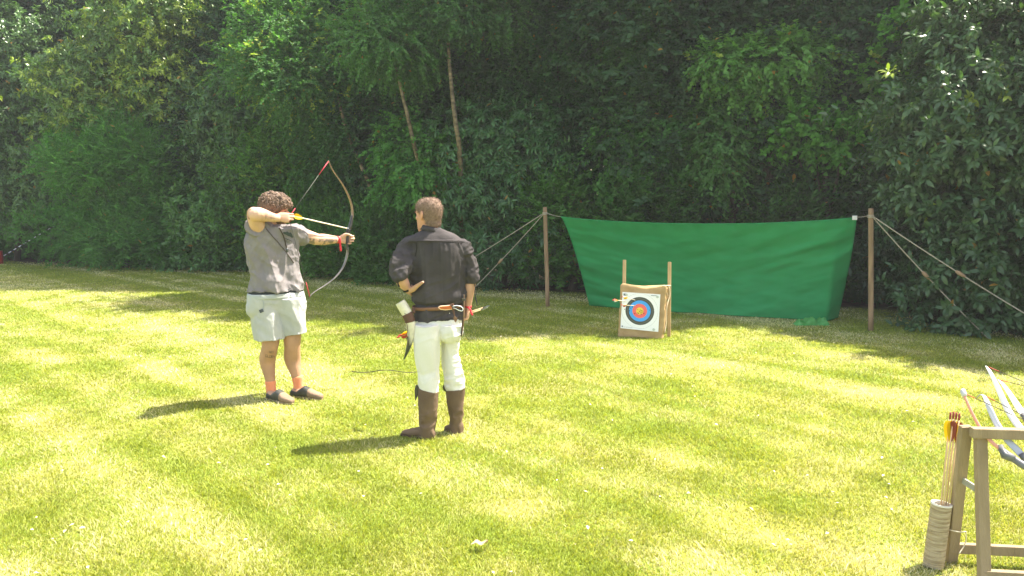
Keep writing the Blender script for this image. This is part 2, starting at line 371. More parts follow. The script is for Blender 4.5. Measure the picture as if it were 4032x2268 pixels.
def plant(name, label, cat, kind, c, r3, n=9, seed=1, trunk=None, bark=None, group=None, tr=.09, twigs=True, **kw):
    cx, cy, cz = c; rx, ry, rz = r3
    lb = lobes_for(cx, cy, cz, rx, ry, rz, n, seed, kw.pop('size', .5))
    V, Fa, col, O, D0, sl = leaf_cloud(kind, lb, seed, **kw); NLEAF[0] += len(Fa)
    base = np.array([cx, cy, 0.0]) if trunk is None else np.array(trunk[0], float)
    root = thing(name, label, cat, base, group)
    me = mesh_data('crown', V, Fa, False); set_col(me, col); add_obj('crown', me, LM[KIND[kind][8]], root)
    mb = MB(); r = np.random.default_rng(seed + 99)
    path = np.array(trunk, float) if trunk is not None else np.array([base, base + (rx * .1, 0, cz * .5), (cx, cy + .1, cz + rz * .5)])
    tube(mb, path, np.linspace(tr, tr * .45, len(path)), 9, n=16)
    for (x, y, z, a, b_, c_) in lb[1:]:
        k = r.uniform(.35, .85); s = path[int(k * (len(path) - 1))]
        e = np.array([x, y, z]); mid = (s + e) / 2 + np.array([0, 0, -.05 * np.linalg.norm(e - s)])
        if s[2] > .02 and trunk is None: tube(mb, [s, mid, e], [tr * .35, tr * .2, tr * .07], 5, n=7)
    mb.obj('trunk', bark or bark_dark, root)
    if twigs:        # thin twigs carrying the sprays
        ns = min(len(O), 700); idx = r.choice(len(O), ns, replace=False); a = O[idx] - D0[idx] * .05; b2 = O[idx] + D0[idx] * sl[idx][:, None] * .8
        s = norm(np.cross(D0[idx], r.normal(size=(ns, 3)))) * .004
        Vt = np.stack([a - s, a + s, b2], 1).reshape(-1, 3); i = np.arange(ns)[:, None] * 3
        tw = mesh_data('twigs', Vt, np.hstack([i, i + 1, i + 2]), False); o = add_obj('twigs', tw, bark_dark, root); o['kind'] = 'stuff'
    return root
# --- far row: tall dark woodland trees behind the hedge
br = np.random.default_rng(3)
back = [(-17.5, 27.5, 12, 'leftmost of the tall dark trees in the wood behind'), (-14.0, 25.2, 13, 'tall dark tree behind the yellow-tipped laurel at upper left'), (-10.2, 23.3, 10.5, 'tall dark tree behind the low hedge of narrow leaves'), (-6.9, 21.6, 7.5, 'tall dark tree behind the broad glossy laurel on the left'),
        (-4.0, 20.0, 13, 'tall dark tree behind the left birch foliage'), (-1.3, 18.4, 9.5, 'tall dark tree in the gap between the birch trunks'), (1.2, 16.9, 12.5, 'tall dark tree behind the straight birch trunk'),
        (3.5, 15.7, 13.5, 'tall dark tree behind the ivy-clad hawthorn'), (5.9, 14.7, 13.5, 'tall dark tree behind the hanging climber dome'), (8.4, 13.6, 8, 'tall dark tree behind the maple boughs on the right'),
        (9.6, 10.8, 7, 'tall dark tree behind the large right-hand laurel'), (10.4, 7.6, 6, 'rightmost dark tree at the edge of the wood')]
for i, (x, y, h, lab) in enumerate(back):
    plant('woodland_tree', lab, 'tree', 'dark', (x, y, h * .5), (2.3, 1.7, h * .52), 12, 100 + i, group='tall dark trees filling the wood', tr=.16, twigs=False, dens=1.25, back=.3, size=.55)
# --- front: each tree and shrub of the hedge
def at(px, py, Y): return P5(px, py, Y)
def hp(name, label, cat, kind, px, py, Y, rx, rz, ry=None, **kw):
    c = at(px, py, Y); return plant(name, label, cat, kind, tuple(c), (rx, ry or min(rx, 1.1), rz), **kw)
hp('laurel_tree', 'tall dark laurel at the far left edge with pale glints', 'tree', 'laurel', 20, 330, 22.5, 2.1, 3.0, seed=11, dens=.9, mul=(1.2, 1.15, 1.2))
hp('laurel_tree', 'broad laurel high on the left with sprays coloured sunlit yellow', 'tree', 'laurel', 330, 150, 21, 2.5, 2.1, ry=1.3, seed=12, young=.32, mul=(1.5, 1.35, 1.15))  # yellow sprays and raised tint paint sunlight into this crown
hp('tall_tree', 'top left tree whose round leaves catch the sun', 'tree', 'ivy', 560, 20, 23.0, 2.2, 1.6, seed=13, young=.25, dens=.8, mul=(1.3, 1.25, 1))  # sunlit leaves painted in as yellow sprays
hp('laurel_tree', 'dark glossy laurel with hollow centre above the curly-haired man', 'tree', 'laurel', 620, 330, 19.6, 1.9, 1.6, seed=14, mul=(1.0, 1.05, 1.0))
hp('bamboo_shrub', 'bright green narrow-leaved shrub low at the left of the hedge', 'shrub', 'willow', 300, 420, 20.2, 1.9, 1.3, seed=15, ry=1.0, n=15, size=.42, mul=(.8, .85, .9))
hp('leafy_hedge', 'dense low hedge of narrow leaves beside the red post', 'hedge', 'willow', 330, 575, 20.3, 2.6, 1.35, seed=16, mul=(.8, .82, 1), n=13)
hp('leafy_hedge', 'dark low hedge section left of the archer', 'hedge', 'laurel', 560, 590, 19.8, 1.3, 1.2, seed=17, mul=(1.15, 1.3, 1))
hp('nettle_shrub', 'tall bright shoots standing behind the archer\'s head', 'shrub', 'nettle', 700, 480, 18.9, 1.5, 1.35, seed=18, ry=.8, young=.04)
hp('nettle_shrub', 'thicket of long leaves below the drawn bow', 'shrub', 'nettle', 860, 590, 18.0, 1.5, 1.25, seed=19, ry=.8, mul=(.8, .8, .9))
hp('birch_tree', 'left birch with sun-touched weeping foliage above the archer', 'tree', 'birch', 790, 150, 17.2, 1.7, 1.35, seed=20, young=.08, bark=bark_birch, tr=.052,
   trunk=[G5(950, 640) + (0, 1.1, 0), at(940, 500, 17.3), at(905, 410, 16.9), at(872, 330, 16.7), at(850, 240, 16.8), at(815, 60, 17.4)])
hp('birch_tree', 'middle birch with leaning trunk and thick hanging foliage', 'tree', 'birch', 1000, 60, 15.3, 1.2, .95, seed=21, bark=bark_birch, tr=.052,
   trunk=[at(1085, 650, 16.9) * (1, 1, 0), at(1070, 480, 15.9), at(1045, 380, 15.2), at(1025, 290, 15.0), at(1003, 200, 15.0), at(965, 20, 15.8)])
hp('birch_tree', 'straight birch trunk left of the large rhododendron', 'tree', 'birch', 1190, -20, 15.0, 1.0, .9, seed=22, bark=bark_birch, tr=.055, mul=(.85, .85, .9),
   trunk=[at(1165, 640, 16.4) * (1, 1, 0), at(1158, 410, 15.0), at(1146, 310, 14.7), at(1136, 220, 14.7), at(1128, 120, 14.8), at(1128, 10, 15.6)])
hp('young_tree', 'small bright leafy tree just above the dark-shirted man', 'tree', 'ivy', 1070, 400, 15.7, .85, .85, seed=23, ry=.6, n=8, mul=(.9, 1.05, .8))
hp('rhododendron', 'large rhododendron with fans of long leaves at the centre', 'shrub', 'rhodo', 1300, 400, 15.9, 1.75, 1.2, seed=24, ry=1.0, n=14)
hp('rhododendron', 'lower rhododendron left of the first cloth post', 'shrub', 'rhodo', 1260, 560, 15.5, 1.5, .95, seed=25, ry=.9, mul=(.9, .9, .9))
hp('privet_shrub', 'low dark privet between the two men', 'shrub', 'nettle', 1010, 610, 16.8, 1.3, 1.0, seed=26, ry=.8, mul=(.62, .66, .8))
hp('tall_tree', 'dense dark tree at the top centre of the hedge', 'tree', 'birch', 1400, 150, 16.4, 1.9, 1.6, seed=27, mul=(.72, .75, .85), ry=1.0, n=13)
hp('hawthorn_tree', 'ivy-clad hawthorn above the left end of the green cloth', 'tree', 'ivy', 1660, 380, 14.9, 1.25, 1.35, seed=28, ry=.9, mul=(.72, .85, .75), n=12)
hp('tall_tree', 'leafy tree at the top right of centre above the hawthorn', 'tree', 'birch', 1680, 90, 15.3, 1.5, 1.3, seed=29, mul=(.9, .9, .95))
hp('climber_tree', 'pale hanging dome of climber over the green cloth', 'tree', 'ivy', 1930, 170, 13.6, 1.15, .55, seed=30, ry=.8, n=12, mul=(1.15, 1.12, 1.0), young=.02)
hp('climber_tree', 'ivy column hanging below the pale climber dome', 'tree', 'ivy', 1840, 360, 13.7, .6, 1.1, seed=31, ry=.6, mul=(.85, .85, .9))
hp('maple_tree', 'flat tier of bright maple leaves above the right end of the cloth', 'tree', 'hazel', 2075, 345, 13.0, .85, .33, seed=32, ry=.6, n=12, size=.42)
hp('maple_tree', 'upper right maple with light green drooping boughs', 'tree', 'hazel', 2340, 130, 12.4, .9, .55, seed=33, ry=.7, n=10, young=.05)
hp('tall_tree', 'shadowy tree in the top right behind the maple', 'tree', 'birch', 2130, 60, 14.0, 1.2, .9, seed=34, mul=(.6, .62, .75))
hp('laurel_tree', 'large bluish laurel filling the right edge', 'tree', 'laurel', 2440, 330, 11.3, 1.25, 1.15, seed=35, ry=1.0, n=14, mul=(1.0, .95, 1.25), young=.02)
hp('laurel_tree', 'top right laurel with big drooping leaves', 'tree', 'laurel', 2530, 90, 11.6, 1.1, .9, seed=36, mul=(.95, .9, 1.1))
hp('laurel_shrub', 'dark laurel reaching the ground beside the right guy ropes', 'shrub', 'laurel', 2480, 640, 10.9, 1.1, 1.0, seed=37, n=12, mul=(.8, .8, 1.0))
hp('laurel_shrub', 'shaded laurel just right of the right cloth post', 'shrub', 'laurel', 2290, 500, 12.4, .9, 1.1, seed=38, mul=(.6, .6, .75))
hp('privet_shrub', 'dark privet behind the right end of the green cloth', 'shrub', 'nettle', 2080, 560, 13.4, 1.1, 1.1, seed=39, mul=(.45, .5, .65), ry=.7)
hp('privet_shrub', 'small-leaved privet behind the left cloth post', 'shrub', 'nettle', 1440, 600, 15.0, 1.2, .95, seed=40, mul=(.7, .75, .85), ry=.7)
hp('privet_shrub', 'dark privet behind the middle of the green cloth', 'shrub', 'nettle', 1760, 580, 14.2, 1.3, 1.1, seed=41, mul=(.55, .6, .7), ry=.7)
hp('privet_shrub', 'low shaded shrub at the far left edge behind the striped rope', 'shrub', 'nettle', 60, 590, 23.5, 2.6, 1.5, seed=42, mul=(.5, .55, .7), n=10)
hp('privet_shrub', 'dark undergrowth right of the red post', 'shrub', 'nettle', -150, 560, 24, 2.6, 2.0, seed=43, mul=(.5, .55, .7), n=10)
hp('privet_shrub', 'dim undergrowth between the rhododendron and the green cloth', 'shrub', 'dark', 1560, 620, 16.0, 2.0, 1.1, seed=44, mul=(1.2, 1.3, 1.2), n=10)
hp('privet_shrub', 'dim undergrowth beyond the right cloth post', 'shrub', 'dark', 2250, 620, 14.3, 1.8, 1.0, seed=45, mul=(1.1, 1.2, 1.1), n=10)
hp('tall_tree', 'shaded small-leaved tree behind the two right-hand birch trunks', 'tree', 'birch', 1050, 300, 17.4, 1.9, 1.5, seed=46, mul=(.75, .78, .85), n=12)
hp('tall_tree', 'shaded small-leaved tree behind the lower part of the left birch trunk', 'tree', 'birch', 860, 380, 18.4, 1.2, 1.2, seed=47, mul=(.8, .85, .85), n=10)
print('leaf tris', NLEAF[0])
# ================================================================== CLOTH BACKDROP, POSTS AND ROPES
wood_post = mat('post_wood', (.33, .22, .13), .85, (.21, .14, .08), 6, .4, 60, stretch=(3, 3, .4))
rope_m = mat('rope', (.42, .38, .30), .9, (.28, .25, .19), 60, .5, 300)
def rope(mb, a, b, sag=.03, r=.006, n=14):
    a, b = np.asarray(a, float), np.asarray(b, float); t = np.linspace(0, 1, n)[:, None]
    p = a + (b - a) * t; p[:, 2] -= sag * 4 * (t * (1 - t))[:, 0]; tube(mb, p, r, 6); return p
def post(top, bot, rad, label):
    base = np.array([bot[0], bot[1], 0.0]); root = thing('wooden_post', label, 'post', base, 'posts holding the green cloth')
    mb = MB(); tube(mb, [base + (0, 0, -.05), base * .5 + top * .5, top - (0, 0, .01), top], [rad * 1.02, rad, rad * .97, rad * .8], 12, n=12)
    mb.obj('post', wood_post, root)
    mk = MB()
    for k in range(3): tube(mk, [top + (math.cos(q) * rad * 1.15, math.sin(q) * rad * 1.15, -.045 - .014 * k) for q in np.linspace(0, 6.28, 13)], .006, 5)
    mk.obj('rope_knot', rope_m, root); return base
pL_t, pL_b = P5(1371, 528, 12.75), G5(1378, 771); pR_t, pR_b = P5(2191, 533, 10.5), G5(2191, 832)
pL_t[1] = pL_b[1]; pR_t[1] = pR_b[1]
pL_t = P5(1371, 528, pL_b[1]); pR_t = P5(2191, 533, pR_b[1])
post(pL_t, pL_b, .034, 'left wooden post, standing free beside the green cloth'); post(pR_t, pR_b, .034, 'right wooden post with two long ropes running off it')
def guy(label, a, b, tog=None, sag=.03, r=.0075):
    root = thing('guy_rope', label, 'rope', (b[0], b[1], max(0, b[2])), 'ropes staying the cloth posts'); mb = MB(); p = rope(mb, a, b, sag, r, 24); mb.obj('cord', rope_m, root)
    if tog:
        k = int(tog * 23); m2 = MB(); d = unit(p[k + 1] - p[k]); tube(m2, [p[k] - d * .06, p[k] - d * .02, p[k] + d * .05, p[k] + d * .07], [.016, .026, .02, .012], 8); m2.obj('toggle', wood_post, root)
gLt = pL_t - (0, 0, .04); gRt = pR_t - (0, 0, .04)
guy('upper rope from the left cloth post passing behind the dark-shirted man', gLt, G5(1030, 742))
guy('lower steeper rope from the left cloth post', gLt, G5(1165, 752), .55)
guy('long shallow rope running from the right cloth post out of the picture', gRt, G5(2760, 895), .45, .04)
guy('steeper rope from the right cloth post down to the shaded lawn', gRt, G5(2487, 853), .48)
# cloth
def backdrop():
    nu, nv = 110, 60; U, Vv = np.meshgrid(np.linspace(0, 1, nu), np.linspace(0, 1, nv)); U, Vv = U.ravel(), Vv.ravel()
    top = lambda u: np.stack([1410 + 745 * u, 545 + 1 * u + 18 * (4 * u * (1 - u)) ** .8], -1)
    bx = np.interp(U, [0, .2, .45, .7, .93, 1], [1483, 1610, 1790, 1930, 2080, 2108]); by = np.interp(U, [0, .2, .45, .7, .93, 1], [770, 781, 792, 801, 808, 800])
    lx = lambda v: 1410 + 73 * v ** .75 ; rx = lambda v: 2155 - 47 * v ** 1.3
    T = top(U); t = Vv
    x = T[:, 0] * (1 - t) + bx * t; y = T[:, 1] * (1 - t) + by * t
    x += (1 - U) * (lx(t) - (1410 + 73 * t)) + U * (rx(t) - (2155 - 47 * t))
    yt = 12.35 * (1 - U) + 10.85 * U
    yb = np.array([G5(a, b)[1] for a, b in zip(bx, by)]) - .02
    Y = yt * (1 - t) + yb * t + .10 * np.sin(math.pi * U) * np.sin(math.pi * t)
    Q = np.stack([U, t, U * 0], 1)
    # tension folds: running from the top corners, and slack ripples low down
    f1 = fbm(np.stack([(U * 4.9 + t * 1.6) * 1.1, (t * 1.6 - U * 1.0) * 6, U * 0], 1), 3, 3) - .5
    f2 = fbm(np.stack([(U * 4.9 - t * 1.6) * 1.0, (t * 1.6 + U * 1.3) * 6, U * 0], 1), 8, 3) - .5
    f3 = fbm(np.stack([U * 12, t * 2.0, U * 0], 1), 12, 2) - .5
    Y = Y + (.09 * f1 * (1 - U) + .12 * f2 * U + .07 * f3 * t) * np.clip(t * 8, 0, 1) + .02 * np.sin(U * 90) * np.exp(-t * 14)
    V = np.array([P5(a, b, c) for a, b, c in zip(x, y, Y)]); V[:, 2] = np.maximum(V[:, 2], .012)
    i = (np.arange(nv - 1)[:, None] * nu + np.arange(nu - 1)[None]).ravel(); me = mesh_data('cloth', V, np.stack([i, i + 1, i + 1 + nu, i + nu], 1))
    root = thing('green_backdrop', 'wide green cloth sheet strung between the two wooden posts behind the target', 'cloth sheet', (2.8, 11.9, 0))
    m = mat('green_cloth', (.036, .31, .105), .85, (.044, .34, .12), 2.5, .25, 500, .15, trans=.3, stretch=(1, 1, 1))
    o = add_obj('sheet', me, m, root); sm = o.modifiers.new('thick', 'SOLIDIFY'); sm.thickness = .003
    hem = MB(); e = V[:nu:3] + (0, -.006, 0); tube(hem, e, .008, 6); hem.obj('hem', m, root)
    cord = MB(); rope(cord, V[0], gLt, .01, .005); rope(cord, V[nu - 1], gRt, .01, .005); cord.obj('corner_cord', rope_m, root)
    tape = MB(); box(tape, V[nu - 1] - (.03, .01, .01), (.035, 0, 0), (0, .003, 0), (0, 0, .03)); bevel(tape.obj('corner_patch', mat('tape', (.7, .7, .68), .5), root, False), .002)
backdrop()
def green_scrap():
    c = G5(2040, 818); n = 26; U, W = np.meshgrid(np.linspace(-1, 1, n * 2), np.linspace(-1, 1, n)); U, W = U.ravel(), W.ravel()
    p = np.stack([U * .24, W * .09, U * 0], 1); h = fbm(p * (14, 22, 1), 5, 3); e = np.clip((1 - U ** 2) * (1 - W ** 2) * 4, 0, 1)
    V = c + np.stack([p[:, 0] + (h - .5) * .07, p[:, 1], .008 + np.clip((h - .3), 0, 1) * .20 * e], 1)
    i = (np.arange(n - 1)[:, None] * 2 * n + np.arange(2 * n - 1)[None]).ravel()
    me = mesh_data('crumpled_bag', V, np.stack([i, i + 1, i + 1 + 2 * n, i + 2 * n], 1)); o = add_obj('crumpled_bag', me, mat('thin_green', (.07, .33, .06), .5, (.12, .42, .12), 10, trans=.3))
    tag(o, 'crumpled light green bag lying on the grass below the cloth', 'bag')
green_scrap()
# ================================================================== ARCHERY TARGET
bur = mat('burlap', (.50, .35, .18), .95, (.40, .27, .13), 9, .7, 220, .1)
stake_m = mat('stake_wood', (.52, .38, .20), .8, (.38, .26, .13), 8, .4, 70, stretch=(3, 3, .4))
def c5(u, v): return 2350 + u / 3.6225, 980 + v / 3.6225
BL, BR = G(*c5(295, 1256)), G(*c5(938, 1292)); BR[1] = BL[1] - .16
BR = P(*c5(938, 1290), G(*c5(938, 1290))[1])
Yt = (BL[1] + BR[1]) / 2; BL = P(*c5(295, 1256), BL[1]); 
TL, TR = P(*c5(337, 492), BL[1] + .10), P(*c5(1000, 522), BR[1] + .10)
xa = unit(BR - BL); nrm = unit(np.cross(xa, TL - BL)); nrm = nrm if nrm[1] < 0 else -nrm     # faces the camera
THK = .17
tgt = thing('archery_target', 'square burlap-covered archery target with a coloured ring face on the lawn', 'archery target', (BL + BR) / 2 * (1, 1, 0))
def tface(s, t, off=0.0): return (BL * (1 - s) + BR * s) * (1 - t) + (TL * (1 - s) + TR * s) * t + nrm * off
def target_block():
    mb = MB(); n = 40; prof = []
    th = np.linspace(0, 1, 4 * n, endpoint=False); rr = []
    R_ = []
    for t in np.linspace(0, 1, 44):
        ring = []
        for k in th:        # rounded rectangle s in 0..1, depth 0..THK
            a = k * 2 * math.pi; e = 10
            cx, cy = math.cos(a), math.sin(a); q = (abs(cx) ** e + abs(cy) ** e) ** (-1 / e)
            s = .5 + .5 * cx * q; d = -.5 + .5 * (-cy) * q
            sag = -.045 * math.sin(math.pi * min(max(s, 0), 1)) * t ** 6 + .012 * math.cos(6 * s)* t ** 6
            ring.append(tface(s, t, 0) + nrm * (d * THK) + (TL - BL) * sag)
        ring = np.array(ring); 
        if t > .96: c = ring.mean(0); ring = c + (ring - c) * (1 - (t - .96) * 3)
        R_.append(ring)
    rings(mb, R_); V = mb.V()
    d = (fbm(V * 7, 3, 3) - .5) * .022 + (fbm(V * (5, 5, 22), 6, 3) - .5) * .02 * np.clip(1 - np.abs((V @ xa - BL @ xa) / np.linalg.norm(BR - BL) - .5) * .4, 0, 1)
    side = ((V - tface(.5, .5)) @ xa) > .27; d = d + side * (fbm(V * (14, 14, 7), 16, 3) - .5) * .07
    c = V.mean(0); out = norm((V - c) * (1, 1, .3)); mb.v = [V + out * d[:, None]]
    o = mb.obj('burlap_cover', bur, tgt)
    for k, (s, px, py) in enumerate(((.08, 395, 157), (.97, 1036, 187))):
        m2 = MB(); b_ = tface(s + (.05 if k else 0), 0) - nrm * (THK + .03) ; b_[2] = -.03; top = P(*c5(px, py), b_[1] + (.16 if k == 0 else .10))
        if k == 1: b_ = P(*c5(1030, 1270), BR[1] + .16); b_[2] = -.03; top = P(*c5(1037, 187), BR[1] + .28)
        beam(m2, b_, top, .042, .030, xa); bevel(m2.obj('stake', stake_m, tgt, False), .003)
    m3 = MB(); k0 = tface(1.0, .985, -THK * .3)
    tube(m3, [tface(.90, .985, .01), k0 + (.02, 0, .01), k0 + (.06, .1, -.01), k0 + (.03, .14, -.04), k0 + (-.01, .02, -.05), k0 + (.01, 0, -.12)], .009, 6, n=20)
    tube(m3, [k0 + (.02, 0, 0), k0 + (.035, .02, -.12), tface(1.02, .6, -.06), tface(1.03, .35, -.08), tface(1.02, .12, -.06)], .010, 6, n=24)
    m3.obj('tie_cord', mat('pale_cord', (.62, .5, .34), .9, bump=.5, bscale=200), tgt)
target_block()
def face_paper():
    q = [P(*c5(u, v), 9.8) for u, v in ((340, 1130), (880, 1185), (910, 650), (370, 615))]
    def st(p):      # where the sight line meets the block front, in s,t
        d = p - CAM; k = ((BL - CAM) @ nrm) / (d @ nrm); h = CAM + d * k; return h
    q = [st(p) for p in q]; n = 70; S, T = np.meshgrid(np.linspace(0, 1, n), np.linspace(0, 1, n)); S, T = S.ravel()[:, None], T.ravel()[:, None]
    V = (q[0] * (1 - S) + q[1] * S) * (1 - T) + (q[3] * (1 - S) + q[2] * S) * T
    wv = fbm(np.hstack([S * 3.2, T * 1.6, T * 0]), 4, 2)[:, None] * .012
    V = V + nrm * (.016 + wv)
    i = (np.arange(n - 1)[:, None] * n + np.arange(n - 1)[None]).ravel(); Fa = np.stack([i, i + 1, i + 1 + n, i + n], 1)
    me = mesh_data('face_paper', V, Fa); uv = me.uv_layers.new(name='UVMap'); li = np.empty(len(me.loops), np.int32); me.loops.foreach_get('vertex_index', li)
    uv.data.foreach_set('uv', np.hstack([S, T])[li].astype(np.float32).ravel())
    m, t, b = new_mat('printed_face'); L = t.links.new
    u = t.nodes.new('ShaderNodeUVMap'); sx = t.nodes.new('ShaderNodeVectorMath'); sx.operation = 'DISTANCE'; L(u.outputs[0], sx.inputs[0]); sx.inputs[1].default_value = (.485, .515, 0)
    r = t.nodes.new('ShaderNodeValToRGB'); r.color_ramp.interpolation = 'CONSTANT'; e = r.color_ramp.elements
    wt, bk, gl, bl, rd, yl, ln = (.80, .80, .80), (.055, .058, .045), (.14, .15, .10), (.05, .33, .78), (.78, .13, .11), (.80, .55, .06), (.30, .32, .34)
    st_ = [(0, yl), (.095, rd), (.189, (.5, .3, .5)), (.193, bl), (.285, bk), (.328, gl), (.334, bk), (.377, wt), (.472, ln), (.4755, wt)]
    e[0].position, e[0].color = 0, (*st_[0][1], 1); e[1].position, e[1].color = st_[-1][0], (*st_[-1][1], 1)
    for p_, c_ in st_[1:-1]: z = e.new(p_); z.color = (*c_, 1)
    L(sx.outputs['Value'], r.inputs[0]); L(r.outputs[0], b.inputs['Base Color']); b.inputs['Roughness'].default_value = .6
    o = add_obj('face_paper', me, m, tgt)
    pt = lambda s, tt, off=.021: (q[0] * (1 - s) + q[1] * s) * (1 - tt) + (q[3] * (1 - s) + q[2] * s) * tt + nrm * (off + .010 * 1)
    ex, ez = unit(q[1] - q[0]), unit(q[3] - q[0])
    def disc(mb, s, tt, rad, n_=8, off=.024):
        c = pt(s, tt, off); mb.add([c] + [c + ex * rad * math.cos(a) + ez * rad * math.sin(a) for a in np.linspace(0, 2 * math.pi, n_, endpoint=False)], [[0, 1 + k, 1 + (k + 1) % n_] for k in range(n_)])
    hm = MB(); rr = np.random.default_rng(4)
    for (s, tt) in [(.20, .62), (.24, .57), (.215, .50), (.21, .47), (.215, .38), (.43, .55), (.53, .52), (.55, .53), (.49, .50), (.44, .46), (.46, .45), (.52, .47), (.55, .48), (.53, .43), (.60, .46), (.74, .56), (.36, .43), (.29, .61), (.57, .51), (.085, .53), (.50, .54)]: disc(hm, s, tt, rr.uniform(.0035, .0065), 6)
    o = hm.obj('arrow_hole', mat('hole', (.02, .018, .015), .9), tgt); o['kind'] = 'stuff'
    # printed corner marks and pin discs
    gp = mat('grey_print', (.16, .18, .2), .7); mk = MB()
    for s0, t0, w_, h_ in ((.07, .925, .018, .016), ): 
        c = pt(s0, t0, .022); mk.add([c - ex * w_ - ez * h_, c + ex * w_ - ez * h_, c + ex * w_ + ez * h_, c - ex * w_ + ez * h_], [[0, 1, 2, 3]])
    mk.obj('printed_logo', gp, tgt, False); mk = MB()
    for k in range(9):
        s0 = .765 + .018 * k; c = pt(s0, .955, .022); mk.add([c - ex * .003 - ez * .005, c + ex * .003 - ez * .005, c + ex * .003 + ez * .005, c - ex * .003 + ez * .005], [[0, 1, 2, 3]])
    mk.obj('printed_word', gp, tgt, False)['kind'] = 'stuff'; mk = MB()
    for k in range(16):
        s0 = .095 + .015 * k; c = pt(s0, .045, .022); mk.add([c - ex * .0025 - ez * .002, c + ex * .0025 - ez * .002, c + ex * .0025 + ez * .002, c - ex * .0025 + ez * .002], [[0, 1, 2, 3]])
    mk.obj('printed_line', gp, tgt, False)['kind'] = 'stuff'; mk = MB(); disc(mk, .05, .055, .010, 10, .022); mk.obj('printed_mark', gp, tgt, False)
    fm = mat('foam_pin', (.48, .52, .46), .8)
    for s0, t0 in ((.115, .925), (.93, .925), (.88, .05)): pin = MB(); disc(pin, s0, t0, .017, 14, .026); pin.obj('pin_disc', fm, tgt, False)
face_paper()
# ------------------------------------------------------------------ arrows
shaft_m = mat('arrow_wood', (.66, .50, .31), .5, (.55, .39, .22), 30, stretch=(1, 1, .2)); white_shaft = mat('pale_shaft', (.72, .64, .50), .45)
yel, redf, wht, brn = mat('yellow_feather', (.85, .62, .01), .7, trans=.4), mat('red_feather', (.55, .07, .05), .7, trans=.3), mat('white_feather', (.85, .84, .78), .7, trans=.4), mat('brown_feather', (.35, .09, .05), .7, trans=.3)
nock_m = mat('red_nock', (.55, .06, .06), .4); tip_m = mat('steel_point', (.30, .32, .35), .3, metal=.9); blk = mat('black_band', (.02, .02, .02), .5)
def arrow(tip, nock, label, group=None, fl=(yel, yel, redf), rad=.0042, fsz=.022, flen=.085, tipcap=True, nockm=None, shaftm=None, up=(0, 0, 1), roll=.3):
    tip, nock = np.asarray(tip, float), np.asarray(nock, float); d = unit(tip - nock)
    root = thing('arrow', label, 'arrow', nock, group)
    mb = MB(); tube(mb, [nock + d * .02, tip], rad, 8); mb.obj('shaft', shaftm or shaft_m, root)
    mb = MB(); tube(mb, [nock - d * .006, nock + d * .008, nock + d * .028], [rad * .9, rad * 1.25, rad * 1.05], 8); mb.obj('nock', nockm or nock_m, root)
    if tipcap: mb = MB(); tube(mb, [tip - d * .03, tip, tip + d * .012, tip + d * .03], [rad * 1.2, rad * 1.25, rad * .9, rad * .1], 8); mb.obj('point', tip_m, root)
    s = unit(np.cross(d, up)); u = np.cross(s, d)
    for k in range(3):
        a = roll + k * 2 * math.pi / 3; o = s * math.cos(a) + u * math.sin(a); q = np.cross(d, o) * .0008
        prof = [(.035, 0), (.042, .75), (.055, 1), (.075, .95), (.035 + flen * .75, .6), (.035 + flen, 0)]
        P1 = [nock + d * x + o * (rad * .7 + fsz * y) for x, y in prof]; m = len(P1); mb = MB()
        mb.add([p + q for p in P1] + [p - q for p in P1], [list(range(m)), list(range(2 * m - 1, m - 1, -1))] + [[j, (j + 1) % m, (j + 1) % m + m, j + m][::-1] for j in range(m)])
        mb.obj('feather', fl[k], root, False)
    return root
aim = unit(np.array([.76, .64, -.03]))
def on_face(u, v): 
    p = P(*c5(u, v), 9.8) - CAM; return CAM + p * (((BL - CAM) @ nrm) / (p @ nrm))
for (tu, tv), (nu, nv), L_, lab, fl in (((585, 740), (365, 682), .40, 'uppermost arrow, slanting down into the black ring of the target', (yel, wht, yel)),
                                 ((462, 745), (226, 730), .42, 'arrow farthest left, level, stuck in the white of the target face', (yel, redf, wht)),
                                 ((590, 812), (352, 800), .42, 'lowest arrow, level, stuck at the edge of the red ring', (yel, wht, redf))):
    h = on_face(tu, tv); k = P(*c5(nu, nv), h[1] - .23)
    arrow(h - nrm * .05 + 0 * h, k, lab, 'arrows stuck in the target', fl, tipcap=False, shaftm=white_shaft)
